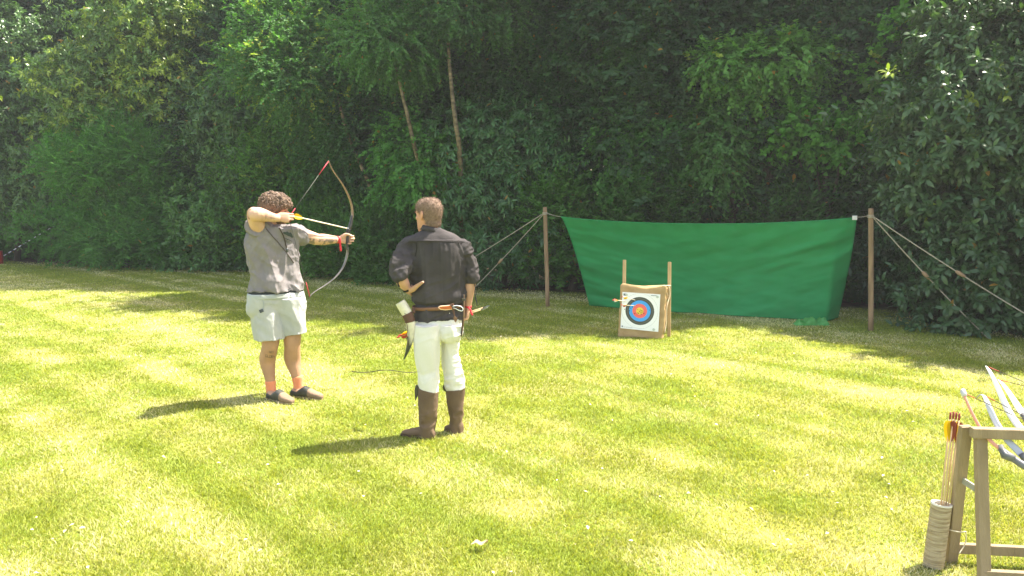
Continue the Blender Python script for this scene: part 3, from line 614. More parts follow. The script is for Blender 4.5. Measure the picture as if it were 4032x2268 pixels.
# ================================================================== RED POST AND STRIPED ROPE AT THE LEFT EDGE
b = G5(-6, 664); mb = MB(); tube(mb, [b, b + (0, 0, .02), b + (0, 0, .34), b + (0, 0, .36)], [.135, .14, .14, .132], 20)
rp_ = thing('red_drum', 'plain red drum cut off by the left edge of the picture', 'drum', b); mb.obj('drum', mat('red_paint', (.42, .035, .02), .5, (.30, .03, .02), 6), rp_)
mb = MB(); tube(mb, [b + (0, 0, .345), b + (0, 0, .362), b + (0, 0, .364)], [.143, .143, .12], 20); mb.obj('rim', mat('red_rim', (.35, .03, .02), .45), rp_)
a0, a1 = P5(-10, 655, b[1]), P5(150, 560, b[1] + 1.0); n_ = 26; rt = thing('striped_rope', 'black and white striped rope rising from the red drum into the hedge', 'rope', b + (.1, 0, 0))
def striped():
    m, t, b_ = new_mat('striped_cord'); L = t.links.new; u = t.nodes.new('ShaderNodeUVMap'); x = t.nodes.new('ShaderNodeSeparateXYZ'); L(u.outputs[0], x.inputs[0])
    a = t.nodes.new('ShaderNodeMath'); a.operation = 'MODULO'; a.inputs[1].default_value = 1; L(x.outputs[0], a.inputs[0]); g = t.nodes.new('ShaderNodeMath'); g.operation = 'GREATER_THAN'; g.inputs[1].default_value = .5; L(a.outputs[0], g.inputs[0])
    mx = t.nodes.new('ShaderNodeMix'); mx.data_type = 'RGBA'; L(g.outputs[0], mx.inputs[0]); mx.inputs[6].default_value = (.03, .03, .03, 1); mx.inputs[7].default_value = (.75, .76, .8, 1); L(mx.outputs[2], b_.inputs['Base Color'])
    mb = MB(); tube(mb, a0 + (a1 - a0) * np.linspace(0, 1, 105)[:, None], .013, 6); o = mb.obj('cord', m, rt); me = o.data
    li = np.empty(len(me.loops), np.int32); me.loops.foreach_get('vertex_index', li); uv = me.uv_layers.new(name='UVMap'); uv.data.foreach_set('uv', np.stack([(li // 6) / 8.0, li * 0], 1).astype(np.float32).ravel())
striped()
# ================================================================== TRESTLE, TUBE, BOWS AT THE RIGHT
oak = mat('trestle_wood', (.34, .26, .16), .75, (.25, .185, .11), 5, .35, 60, stretch=(2, 2, .5))
def c6(u, v): return 3550 + u / 3.369, 1400 + v / 3.369
def c7(u, v): return 3550 + u / 3.309, 1830 + v / 3.309
legA = G(*c7(640, 1275)); YA = legA[1]; legB = G(3878, 2330)
tT = P(3819, 1680, (YA + legB[1]) / 2 + .02)
print('trestle', legA, legB, tT)
tr = thing('wooden_trestle', 'brown wooden trestle holding the bows at the lower right', 'trestle', legA)
bd = unit(np.array([1, -.12, 0.0])); WX = np.array([1.0, 0, 0])
def leg(a, b_, name='leg'):
    mb = MB(); beam(mb, a, b_, .050, .032, WX); bevel(mb.obj(name, oak, tr, False), .003)
LEN = 1.15
leg(tT + (-.012, .012, .0), legA + (0, 0, -.01)); leg(tT + (.03, -.03, -.015), legB + (0, 0, -.01))
leg(tT + bd * LEN + (-.012, .03, 0), legA + bd * LEN + (0, 0, -.01)); leg(tT + bd * LEN + (.03, -.02, -.015), legB + bd * LEN + (0, 0, -.01))
mb = MB(); c0 = tT + (-.02, -.045, .012); beam(mb, c0 + (0, 0, -.025), c0 + bd * (LEN + .06) + (0, 0, -.022), .046, .044, (0, 0, 1)); bevel(mb.obj('top_beam', oak, tr, False), .004)
def rail(px, py, leg_a, leg_t, wv, name='rail'):
    mb = MB(); p = P(px, py, 3.6); k = None
    # point on the leg line whose height matches the seen height
    best = min(np.linspace(0, 1, 200), key=lambda s: abs(P(px, py, (leg_a + (leg_t - leg_a) * s)[1])[2] - (leg_a + (leg_t - leg_a) * s)[2])); q = leg_a + (leg_t - leg_a) * best
    q = q + (.0, .0, 0); beam(mb, q - bd * .02, q + bd * (LEN + .03), wv, .03, (0, 0, 1)); bevel(mb.obj(name, oak, tr, False), .003); return q
rail(3762, 2156, legA, tT, .048); rail(3880, 2262, legB, tT, .048)
mb = MB(); qa = legA + (tT - legA) * .62; qb = legB + (tT - legB) * .62; beam(mb, qa, qb, .03, .012, (0, 0, 1)); bevel(mb.obj('brace', mat('grey_wood', (.3, .29, .24), .8), tr, False), .002)
# wound tube
tb = G(*c7(410, 1330)); tb_ax = unit(P(*c7(520, 512), tb[1] + .01) - tb); tl = np.linalg.norm(P(*c7(520, 512), tb[1] + .01) - tb)
tub = thing('arrow_tube', 'cardboard tube wound with jute string, standing against the trestle leg', 'quiver tube', tb)
jute = mat('jute_wrap', (.60, .50, .33), .95, (.36, .28, .16), 9, .8, 30, .1, stretch=(1, 1, 14))
def wound():
    V, n, seg = [], 240, 40; th = np.linspace(0, 2 * math.pi, seg, endpoint=False); A = unit(np.cross(tb_ax, (0, 1, 0))); B = np.cross(tb_ax, A); R_ = []
    rr = np.random.default_rng(2); j = 1 + .05 * (fbm(np.stack([np.arange(n) * .5, np.zeros(n), np.zeros(n)], 1), 3, 2) - .5)
    for i in range(n):
        z = tl * i / (n - 1); r0 = .0440 * j[i] + .0024 * abs(math.sin(i * math.pi / 6)) * (.5 + .5 * rr.random())
        tilt = .006 * np.sin(th + .6)
        R_.append(tb + tb_ax * z + np.outer(np.cos(th), A) * r0 + np.outer(np.sin(th), B) * r0 + np.outer(tilt, tb_ax))
    for r0, dz in ((.0455, .002), (.0415, .003), (.040, -.02), (.040, -.26)): R_.append(tb + tb_ax * (tl + dz) + np.outer(np.cos(th), A) * r0 + np.outer(np.sin(th), B) * r0)
    mb = MB(); rings(mb, R_, False); mb.obj('string_winding', jute, tub)
    mb = MB(); R2 = [tb + tb_ax * (tl + dz) + np.outer(np.cos(th), A) * r0 + np.outer(np.sin(th), B) * r0 for r0, dz in ((.0462, -.004), (.0462, .005), (.0405, .0055), (.0405, -.01))]; rings(mb, R2, False)
    mb.obj('rim', mat('card_rim', (.75, .7, .6), .8, bump=.6), tub)
    mb = MB(); kq = tb + tb_ax * tl * .62; tube(mb, [kq + A * .03 * 0 + (.04, -.02, 0), kq + (.075, -.045, .0), kq + (.10, -.05, .004), kq + (.115, -.03, -.01), kq + (.125, -.02, -.05), kq + (.115, -.02, -.085), kq + (.09, -.03, -.115)], .0028, 6, n=30)
    mb.obj('tie_string', mat('tie_string', (.7, .62, .48), .9), tub)
wound()
inner = tb + tb_ax * .03
for k, ((u, v), (bu, bv), fl, nm, lab) in enumerate((((650, 768), (515, 500), (yel, yel, yel), brn, 'leftmost arrow in the jute tube, with yellow feathers'), ((690, 762), (548, 510), (yel, brn, yel), brn, 'second arrow from the left in the jute tube, tallest nock'),
        ((728, 772), (580, 505), (brn, yel, brn), brn, 'third arrow from the left in the jute tube'), ((768, 782), (612, 520), (brn, brn, brn), brn, 'rightmost arrow in the jute tube, all brown feathers'))):
    n0 = P(*c6(u, v), tb[1] + .02 - .012 * k); rim = P(*c7(bu, bv), tb[1] + .012 - .014 * (k % 2)); d = unit(rim - n0)
    arrow(rim + d * .2, n0, lab, 'arrows standing in the jute tube', fl, rad=.0042, fsz=.022, flen=.105, nockm=nock_m if 0 else mat('dark_red_nock', (.28, .05, .05), .5), roll=.2 + .9 * k)
# bows lying across the trestle
def limb(mb, pts, wds, thk, side, n=40): 
    w_ = np.stack([np.asarray(wds, float) / 2, np.full(len(wds), thk / 2)], 1); tube(mb, pts, w_, 10, n=n, ref=side)
white_limb = mat('white_glass_limb', (.80, .79, .77), .3, spec=.5); red_limb = mat('red_wood_limb', (.66, .30, .22), .35, spec=.5); dark_limb = mat('grey_glass_limb', (.42, .44, .47), .22, spec=.8); riser_m = mat('grey_riser', (.10, .105, .11), .4, (.16, .16, .17), 20)
string_m = mat('bow_string', (.05, .035, .03), .7)
def rack_bow(label, pts, wd, thk, m, Y0, Y1, strP, tipm=None, tail=None, riser=False):
    n = len(pts); W = [P(*c6(u, v), Y0 + (Y1 - Y0) * i / (n - 1)) for i, (u, v) in enumerate(pts)]
    d = unit(W[-1] - W[-2]); d2 = unit(d * (1, 1, 0) + (.25, -.05, -.05))
    ext = [W[-1] + d * .10, W[-1] + d * .17 + d2 * .06, W[-1] + d * .2 + d2 * .2, W[-1] + d * .2 + d2 * .42 + (0, 0, .02), W[-1] + d * .2 + d2 * .62 + (0, 0, .07)]
    for e in ext: e[2] = max(e[2], .03)
    side = unit(np.array([.80, -.45, .40]))
    root = thing('bow', label, 'bow', W[-1] * (1, 1, 0), 'bows resting on the trestle')
    mb = MB(); limb(mb, W, wd, thk, side); mb.obj('upper_limb', m, root)
    mb = MB(); limb(mb, [W[-1] - d * .01, ext[0], ext[1], ext[2]], [.026, .032, .030, .026], .026, side, 16); mb.obj('grip', riser_m, root)
    mb = MB(); limb(mb, ext[2:], [wd[-1] * 1.0, wd[-1] * .8, wd[-1] * .4], thk, side, 16); mb.obj('lower_limb', m, root)
    mb = MB(); a = P(*c6(*strP[0]), Y0 + .002); e1 = P(*c6(*strP[1]), Y0 - .1); dd = unit(e1 - a); tube(mb, [a, a + dd * .05], .0022, 5); mb.obj('serving', mat('string_serving', (.38, .06, .04), .6), root)
    mb = MB(); tube(mb, [a + dd * .05, e1, ext[-1]], .0017, 5); mb.obj('string', string_m, root); return root, W
r1, W1 = rack_bow('small red-backed bow, lowest and nearest the arrow tube, with a black tip cap', [(822, 500), (850, 570), (905, 700), (985, 860), (1070, 1000), (1160, 1110), (1240, 1185), (1330, 1250)], [.012, .0125, .013, .014, .015, .016, .016, .016], .009, red_limb, 3.52, 3.36, ((830, 500), (1624, 855)))
mb = MB(); d = unit(W1[1] - W1[0]); tube(mb, [W1[0] - d * .018, W1[0] - d * .012, W1[0] + d * .01, W1[0] + d * .018], [(.013, .009), (.016, .011), (.017, .011), (.015, .009)], 12); mb.obj('tip_cap', mat('tip_cap', (.55, .55, .58), .3), r1)
mb = MB(); tube(mb, [W1[-1] - d * .02, W1[-1] + d * .03, W1[-1] + unit(W1[-1] - W1[-2]) * .06], [(.014, .012), (.02, .014), (.02, .014)], 12); mb.obj('riser', riser_m, r1)
rack_bow('grey recurve bow with a hooked tip and mirror-like sunlit limb', [(1002, 560), (1020, 532), (1060, 520), (1100, 545), (1130, 610), (1180, 730), (1250, 880), (1330, 1010), (1410, 1130), (1520, 1240), (1600, 1330)], [.006, .008, .012, .018, .024, .029, .031, .032, .032, .034, .034], .005, dark_limb, 3.58, 3.36, ((1095, 528), (1624, 800)))
rack_bow('tallest bow on the trestle, with a long white limb', [(1118, 142), (1160, 200), (1215, 300), (1290, 460), (1370, 640), (1450, 790), (1540, 920), (1624, 1010)], [.006, .014, .018, .024, .028, .030, .030, .030], .006, white_limb, 3.72, 3.44, ((1150, 150), (1624, 350)))
rack_bow('white-limbed bow at the right edge, just right of the tallest one', [(1282, 325), (1330, 370), (1400, 460), (1480, 580), (1550, 690), (1624, 800)], [.006, .014, .02, .026, .029, .03], .006, white_limb, 3.80, 3.55, ((1285, 320), (1624, 402)))
# cord on the grass, petals and a leaf
mb = MB(); cr_ = np.array([G(1.5652 * (885 + 165 * t), 1.5652 * (934 + 3 * math.sin(t * 9)), .03 + .01 * math.sin(t * 17)) for t in np.linspace(0, 1, 40)]); tube(mb, cr_, .004, 5)
tag(mb.obj('bow_string_cord', mat('dark_cord', (.05, .04, .03), .8)), 'thin dark cord lying on the grass between the two men', 'cord')
def petals():
    r = np.random.default_rng(12); n = 150; Y = 3.4 * (13 / 3.4) ** r.random(n); X = (r.random(n) - .5) * 1.3 * Y; V = []; Fa = []
    for i in range(n):
        c = np.array([X[i], Y[i], r.uniform(.02, .04)]); a = r.random() * 6.28; s = r.uniform(.007, .016); d = np.array([math.cos(a), math.sin(a), r.uniform(-.3, .5)]) * s; e = np.array([-math.sin(a), math.cos(a), r.uniform(-.3, .3)]) * s * .6
        b_ = len(V); V += [c - d, c - e + (0, 0, s * .3), c + d, c + e + (0, 0, s * .3)]; Fa.append([b_, b_ + 1, b_ + 2]); Fa.append([b_, b_ + 2, b_ + 3])
    o = add_obj('fallen_petals', mesh_data('fallen_petals', V, Fa, False), mat('petal', (.78, .70, .62), .7, trans=.3)); tag(o, 'small pale petals and leaf scraps scattered over the lawn', 'petals', kind='stuff')
petals()
def dry_leaf():
    c = G(1206 * 1.5652, 1372 * 1.5652, .03); mb = MB(); n = 9
    V = []; 
    for i in range(n):
        t = i / (n - 1); w_ = .022 * math.sin(math.pi * min(1, t * .95 + .03)) ** .8
        for s in (-1, 0, 1): V.append(c + np.array([(t - .5) * .085, s * w_ + .006 * math.sin(t * 7), .006 + abs(s) * .012 * math.sin(t * 5) ** 2 + .01 * t]))
    Fs = [[i * 3 + j, i * 3 + j + 1, i * 3 + j + 4, i * 3 + j + 3] for i in range(n - 1) for j in (0, 1)]
    o = add_obj('dry_leaf', mesh_data('dry_leaf', V, Fs), mat('dry_leaf', (.55, .42, .28), .7, (.40, .28, .16), 50, trans=.2)); tag(o, 'curled pale brown dead leaf lying near the bottom centre of the lawn', 'leaf')
dry_leaf()
# ================================================================== PEOPLE
skin_a = mat('skin_archer', (.60, .37, .26), .55, bump=.12, bscale=180, spec=.35, attr='col'); skin_b = mat('skin_instructor', (.58, .35, .25), .55, bump=.12, bscale=180, spec=.35, attr='col')
def remesh(name, mb, vox, m, parent, smooth=2, disp=None, colf=None):
    """join closed lofts into one continuous surface"""
    me = mesh_data(name, mb.V(), mb.f, True); o = bpy.data.objects.new('tmp', me); C.objects.link(o)
    md = o.modifiers.new('r', 'REMESH'); md.mode = 'VOXEL'; md.voxel_size = vox; md.use_smooth_shade = True
    if smooth: s = o.modifiers.new('s', 'SMOOTH'); s.iterations = smooth; s.factor = .5
    dg = bpy.context.evaluated_depsgraph_get(); dg.update(); out = bpy.data.meshes.new_from_object(o.evaluated_get(dg)); out.name = name
    C.objects.unlink(o); bpy.data.objects.remove(o); bpy.data.meshes.remove(me)
    n = len(out.vertices); co = np.empty(n * 3, np.float32); out.vertices.foreach_get('co', co); co = co.reshape(-1, 3).astype(float)
    if disp is not None:
        no = np.empty(n * 3, np.float32); out.vertices.foreach_get('normal', no); no = no.reshape(-1, 3)
        co = co + disp(co, no); out.vertices.foreach_set('co', co.astype(np.float32).ravel()); out.update()
    out.polygons.foreach_set('use_smooth', np.ones(len(out.polygons), bool))
    if colf is not None: set_col(out, colf(co))
    out.materials.clear()
    return add_obj(name, out, m, parent)
def px_of(co):
    d = co - CAM; z = d[:, 1] * cp - d[:, 2] * sp; y = d[:, 1] * sp + d[:, 2] * cp
    return 2016 + F * d[:, 0] / z, 1134 - F * y / z
def ell(c, a, b, ax, seg=40, pw=2.4):
    """superellipse ring in the horizontal plane; ax = unit vector of half-axis a"""
    th = np.linspace(0, 2 * math.pi, seg, endpoint=False); ct, st = np.cos(th), np.sin(th); q = (np.abs(ct) ** pw + np.abs(st) ** pw) ** (-1 / pw)
    ay = np.array([-ax[1], ax[0], 0]); return np.asarray(c) + np.outer(ct * q * a, ax) + np.outer(st * q * b, ay)
def torso(mb, secs, conv, Y0, ax, ratio, seg=48, n=None, pw=2.4, dyf=None):
    """secs: (uL, uR, v[, ratio]) silhouette limits in a crop"""
    R_ = []; S = np.array([list(s) + [ratio] * (4 - len(s)) for s in secs], float)
    if n: S = catmull(S, n)
    for uL, uR, v, rt in S:
        dy = 0 if dyf is None else dyf(v); A, B = P(*conv(uL, v), Y0 + dy), P(*conv(uR, v), Y0 + dy); c = (A + B) / 2; w_ = abs(B[0] - A[0]) / 2
        a = w_ / math.sqrt(ax[0] ** 2 + (rt * ax[1]) ** 2); r = ell(c, a, a * rt, ax, seg, pw); r = c + (r - c) * (w_ / np.abs(r[:, 0] - c[0]).max()); R_.append(r)
    return rings(mb, R_)
def head(mb, c, fw, up=(0, 0, 1), s=1.0, jaw=1.0):
    """c = base of the skull at chin height, on the neck axis"""
    fw = unit(fw); up = unit(np.asarray(up, float)); rt = unit(np.cross(fw, up)); up = np.cross(rt, fw)
    W = lambda x, y, z: np.asarray(c) + (rt * x + fw * y + up * z) * s
    secs = [(-.004, .070, .012, .012), (.004, .062, .026, .026), (.018, .050, .042, .040), (.038, .034, .060, .052), (.062, .018, .076, .061), (.088, .006, .088, .068), (.115, 0, .095, .073), (.145, -.004, .098, .077), (.172, -.007, .096, .077), (.196, -.010, .086, .070), (.216, -.012, .068, .056), (.230, -.012, .043, .036), (.237, -.012, .016, .014)]
    S = catmull(np.array(secs), 34); th = np.linspace(0, 2 * math.pi, 32, endpoint=False)
    rings(mb, [np.array([W(math.sin(t) * rx * (jaw if z < .09 else 1), yc + math.cos(t) * ry, z) for t in th]) for z, yc, ry, rx in S])
    tube(mb, [W(0, .082, .140), W(0, .100, .118), W(0, .108, .103), W(0, .094, .092)], [.006, .0095, .0125, .010], 8, n=10)       # nose
    for x in (-1, 1):
        tube(mb, [W(.008 * x, .090, .143), W(.028 * x, .088, .147), W(.048 * x, .074, .141)], [.006, .0075, .005], 6, n=7)          # brow
        tube(mb, [W(.018 * x, .078, .110), W(.040 * x, .070, .104), W(.060 * x, .045, .105)], [.010, .015, .010], 8, n=7)         # cheek
        tube(mb, [W(.071 * x, .004, .092), W(.079 * x, -.004, .105), W(.085 * x, -.014, .128), W(.082 * x, -.008, .146), W(.074 * x, .008, .140)], [(.005, .009), (.006, .013), (.0055, .017), (.005, .014), (.004, .007)], 8, n=12, ref=rt)   # ear
    tube(mb, [W(-.022, .078, .068), W(0, .090, .069), W(.022, .078, .068)], [.004, .0075, .004], 8, n=7)
    tube(mb, [W(-.018, .076, .058), W(0, .087, .057), W(.018, .076, .058)], [.004, .008, .004], 8, n=7)
    tube(mb, [W(-.012, .066, .018), W(0, .076, .022), W(.012, .066, .018)], [.012, .016, .012], 8, n=5)
    return W
def hand(mb, wrist, f, b, w_, curls, s=1.0, thumb=None, spread=.0, wr=.026):
    """palm and five bent fingers. f forward, b back of the hand, w_ toward the thumb. curls: per finger three bends in degrees"""
    f = unit(f); b = unit(b - f * (np.asarray(b) @ f)); w_ = unit(w_ - f * (np.asarray(w_) @ f) - b * (np.asarray(w_) @ b)); wrist = np.asarray(wrist, float)
    Q = lambda x, y, z: wrist + (f * x + w_ * y + b * z) * s
    tube(mb, [Q(-.012, 0, 0), Q(.012, .002, 0), Q(.04, .004, .0), Q(.07, .002, .001), Q(.092, 0, .001), Q(.100, 0, .0)], [(.029, .019), (.032, .018), (.041, .017), (.044, .0155), (.041, .013), (.034, .009)], 16, n=14, ref=w_)
    tube(mb, [Q(.01, .018, -.004), Q(.04, .030, -.012), Q(.06, .022, -.012)], [.014, .017, .010], 10, n=8)
    L_ = ((.047, .027, .021), (.051, .031, .023), (.047, .029, .022), (.037, .022, .019)); X0 = (.090, .095, .092, .083)
    for i in range(4):
        y = .032 - .0215 * i; p = Q(X0[i] - .012, y, .001); a = 0; pts = [p]; d = f + w_ * spread * (1.5 - i) ; d = unit(d); p = p + d * .012 * s; pts.append(p)
        for k in range(3):
            a += R(curls[i][k]); dd = d * math.cos(a) - b * math.sin(a); p = p + dd * L_[i][k] * s; pts.append(p)
        r0 = (.0095, .0092, .0084, .0080, .0066) if i < 3 else (.0085, .0082, .0074, .0070, .0058)
        pts.append(p + dd * .004 * s); tube(mb, pts, np.array(list(r0) + [r0[-1] * .5]) * s, 9)
    t = thumb or [(.018, .026, -.006), (.045, .050, -.014), (.072, .060, -.024), (.096, .056, -.034)]
    tube(mb, [Q(*q) for q in t], np.array([.014, .0125, .0105, .0095]) * s, 9, n=9)
    e = Q(*t[-1]); tube(mb, [e - (Q(*t[-1]) - Q(*t[-2])) * .2, e, e + unit(Q(*t[-1]) - Q(*t[-2])) * .006], np.array([.010, .0092, .004]) * s, 9)
    return Q
def folds(p, d, fr, st, s, amp, sharp=1.0):
    """ridged folds running along direction d (world); fr = folds per metre across"""
    d = unit(d); a = unit(np.cross(d, (0.3, 1, .2))); b = np.cross(d, a); q = np.stack([p @ a * fr, p @ b * fr, p @ d * st], 1)
    n = fbm(q, s, 2); return ((1 - np.abs(n - .5) * 2) ** (2 * sharp) - .80) * amp
def sew(mb, wdir, seg=14): pass
# ------------------------------------------------------------------ THE ARCHER
def c1(u, v): return 900 + u / 2.415, 600 + v / 2.415
def c2(u, v): return 900 + u / 2.415, 1100 + v / 2.415
footR_h, footR_t = G(*c2(375, 1138)), G(*c2(612, 1192)); footL_h, footL_t = G(*c2(598, 1112)), G(*c2(895, 1146))
YR, YL = footR_h[1] + .02, footL_h[1] + .0; YA0 = (YR + YL) / 2
print('archer Y', YR, YL)
A_ = lambda u, v, dy=0: P(*c1(u, v), YA0 + dy); B_ = lambda u, v, Y: P(*c2(u, v), Y)
archer = thing('person', 'curly-haired man in grey T-shirt, pale shorts and orange socks drawing a bow', 'person', (A_(400, 900)[0], YA0, 0))
AX = unit(np.array([.78, .62, 0]))           # right shoulder -> left shoulder
FW = np.array([AX[1], -AX[0], 0])            # chest normal, toward the camera's right
# key points of the draw
elbowR, wristR = A_(236, 590, -.27), A_(485, 628, -.155); shR = A_(300, 745, -.10)
shL, elbowL = A_(640, 768, .10), A_(845, 828, .25); grip = A_(1128, 812, .45)
handF = unit(np.array([.80, .58, -.02])); bkL = unit(np.array([-.58, .80, .0]))
wristL = grip - handF * .078 + bkL * .012 + (0, 0, -.018)
nock = A_(587, 598, -.075)
mb = MB()
torso(mb, [(400, 500, 710), (350, 570, 740), (270, 600, 800), (240, 590, 900), (270, 610, 1100), (265, 640, 1300)], c1, YA0, AX, .50, n=16)
mb2 = []
torso(mb, [(265, 640, 120), (255, 650, 230), (270, 660, 330), (300, 650, 380)], c2, YA0, AX, .50, n=8)
# legs
kneeR, kneeL = B_(392, 640, YR - .04), B_(607, 620, YL - .03)
tube(mb, [B_(360, 180, YA0 - .05), B_(380, 400, YR - .05), B_(398, 560, YR - .05), B_(392, 650, YR - .05), B_(370, 765, YR + .0), B_(388, 900, YR), B_(404, 1000, YR), B_(410, 1090, YR), B_(412, 1130, YR)],
     [.085, .085, .080, .070, .071, .051, .040, .040, .042], 20, n=40)
tube(mb, [B_(560, 180, YA0 + .06), B_(585, 380, YL - .02), B_(603, 540, YL - .03), B_(606, 640, YL - .03), B_(608, 755, YL + .01), B_(640, 890, YL), B_(655, 960, YL), B_(668, 1050, YL), B_(672, 1095, YL)],
     [.085, .085, .080, .070, .073, .050, .041, .040, .042], 20, n=40)
for h_, t_ in ((footR_h, footR_t), (footL_h, footL_t)):
    d = unit(t_ - h_); tube(mb, [h_ + (0, 0, .05) + d * .02, h_ + d * .12 + (0, 0, .045), h_ + d * .24 + (0, 0, .035)], [.032, .036, .026], 10, n=8)
# neck, arms
neck0 = A_(415, 750, 0.0); skull = A_(430, 690, -.005)
tube(mb, [neck0 + (0, 0, -.05), neck0, skull + (0, 0, .02), skull + (0, 0, .06)], [.075, .066, .060, .06], 16, n=10)
tube(mb, [shR + (.04, .02, 0), shR, shR * .5 + elbowR * .5 + (0, 0, -.005), elbowR + (0, .02, .0), elbowR], [.07, .072, .066, .062, .052], 18, n=18)
tube(mb, [elbowR + (-.018, .012, -.01), elbowR + (.03, 0, 0), elbowR * .68 + wristR * .32 + (0, 0, .006), elbowR * .3 + wristR * .7, wristR], [.050, .060, .057, .040, .029], 18, n=20)
tube(mb, [shL - (.04, .03, 0), shL, shL * .45 + elbowL * .55, elbowL], [.068, .068, .060, .052], 18, n=16)
tube(mb, [elbowL - (wristL - elbowL) * .08, elbowL * .72 + wristL * .28, elbowL * .35 + wristL * .65, wristL], [.048, .052, .041, .030], 18, n=18)
hand(mb, wristL, handF, bkL, (0, 0, 1), [(48, 78, 58), (52, 80, 58), (56, 80, 58), (60, 80, 58)], 1.08, thumb=[(.02, .026, -.008), (.048, .046, -.020), (.075, .044, -.038), (.096, .034, -.050)])
fR = unit(nock - wristR - (0, 0, .01)); fR = unit(np.array([.93, .36, -.03]))
hand(mb, nock - fR * .118 + np.array([.40, -.90, 0]) * .018 + (0, 0, -.022), fR, (.40, -.90, .12), (0, 0, 1), [(18, 82, 62), (20, 82, 62), (24, 84, 62), (60, 80, 50)], 1.05, thumb=[(.018, .022, -.010), (.045, .030, -.024), (.07, .016, -.036), (.088, .0, -.040)])
wr2 = nock - fR * .118 + np.array([.40, -.90, 0]) * .018 + (0, 0, -.022)
tube(mb, [elbowR * .3 + wr2 * .7, elbowR * .12 + wr2 * .88, wr2 + fR * .01], [.041, .033, .028], 14, n=8)
hfw = unit(np.array([.90, .16, -.12])); hup = unit(np.array([.10, 0, 1.0]))
Wa = head(mb, skull, hfw, hup, 1.06)
def col_archer(co):
    x, y = px_of(co); base = np.array([.60, .37, .26]); c = np.tile(base, (len(co), 1)) * (.93 + .14 * fbm(co * 30, 3, 2))[:, None]
    tan = np.array([.47, .27, .17]); lg = co[:, 2] < .75; c[lg] = tan * (.93 + .14 * fbm(co[lg] * 25, 5, 2))[:, None]
    red = (co[:, 2] > 1.45) & (y < 850) & (x > 1060); c[red] *= (1.05, .80, .78)
    u, v = (x - 900) * 2.415, (y - 600) * 2.415
    ink = np.clip((fbm(co * (38, 38, 38), 8, 3) - .43) * 7, 0, 1)
    a = (u > 700) & (u < 1050) & (v > 770) & (v < 900) & (co[:, 1] > YA0 + .1) & (v > 812 + (u - 700) * .045); k = np.where(a, ink * .75, 0)
    b_ = (u > 345) & (u < 440) & (v > 560) & (v < 680) & (co[:, 2] > 1.3) & (co[:, 1] < YA0 - .12); k = np.where(b_, ink * .35, k)
    return c * (1 - k[:, None]) + np.array([.085, .085, .075]) * k[:, None]
bodyA = remesh('body', mb, .0048, skin_a, archer, 2, colf=col_archer)
def surf_of(o):
    me = o.data; co = np.empty(len(me.vertices) * 3, np.float32); me.vertices.foreach_get('co', co); co = co.reshape(-1, 3) + (ORI[o] if o.parent is None else ORI[o.parent])
    return BVHTree.FromPolygons([tuple(v) for v in co.astype(float)], [tuple(p.vertices) for p in me.polygons])
def decal(o, polys, m, name, parent, off=.0015, sub=3):
    """thin printed shapes laid onto the surface they sit on; polys = pixel outlines"""
    tree = surf_of(o); bm = bmesh.new()
    for poly in polys:
        vs_ = [bm.verts.new((x, y, 0)) for x, y in poly]; f = bm.faces.new(vs_); bmesh.ops.triangulate(bm, faces=[f])
    bmesh.ops.subdivide_edges(bm, edges=bm.edges[:], cuts=sub, use_grid_fill=True); bmesh.ops.triangulate(bm, faces=bm.faces[:])
    V = []; ok = []
    for v in bm.verts:
        r_ = unit(ray(v.co.x, v.co.y)); h = tree.ray_cast(Vector(CAM), Vector(r_)); ok.append(h[0] is not None); V.append(np.array(h[0]) + np.array(h[1]) * off * (1 if np.dot(h[1], r_) < 0 else -1) if h[0] is not None else CAM)
    bm.verts.index_update(); Fs = [[q.index for q in f.verts] for f in bm.faces if all(ok[q.index] for q in f.verts)]; bm.free()
    used = sorted({i for f in Fs for i in f}); mp = {i: k for k, i in enumerate(used)}
    return add_obj(name, mesh_data(name, [V[i] for i in used], [[mp[i] for i in f] for f in Fs], True), m, parent)
def text_polys(s, x0, y0, w_, h_, skew=0.0, sh=.0):
    """blocky letters from strokes; returns outlines"""
    G_ = {'G': [(1, 1, 0, 1), (0, 1, 0, 0), (0, 0, 1, 0), (1, 0, 1, .5), (1, .5, .5, .5)], 'E': [(0, 0, 0, 1), (0, 1, 1, 1), (0, .5, .8, .5), (0, 0, 1, 0)], 'T': [(0, 1, 1, 1), (.5, 1, .5, 0)], 'L': [(0, 1, 0, 0), (0, 0, 1, 0)],
          'O': [(0, 0, 0, 1), (0, 1, 1, 1), (1, 1, 1, 0), (1, 0, 0, 0)], 'R': [(0, 0, 0, 1), (0, 1, 1, 1), (1, 1, 1, .5), (1, .5, 0, .5), (.5, .5, 1, 0)], 'Y': [(0, 1, .5, .5), (1, 1, .5, .5), (.5, .5, .5, 0)]}
    out = []; t = w_ * .11
    for i, ch in enumerate(s):
        for a, b_, c_, d in G_[ch]:
            q = lambda x, y: np.array([x0 + i * w_ * 1.3 + x * w_, y0 - y * h_ + (i * 1.3 * w_ + x * w_) * skew]); p0, p1 = q(a, b_), q(c_, d); e = unit(p1 - p0); n_ = np.array([-e[1], e[0]]) * t; p0 = p0 - e * t; p1 = p1 + e * t
            out.append([tuple(p0 + n_), tuple(p1 + n_), tuple(p1 - n_), tuple(p0 - n_)])
    return out
ink_m = mat('tattoo_ink', (.13, .10, .07), .6)
decal(bodyA, text_polys('GET', 1060.5, 1389, 4.8, 6.5, .12), ink_m, 'tattoo_word', archer, .0012, 2)
decal(bodyA, text_polys('GLORY', 1045.5, 1405, 6.0, 9, .16), ink_m, 'tattoo_word', archer, .0012, 2)
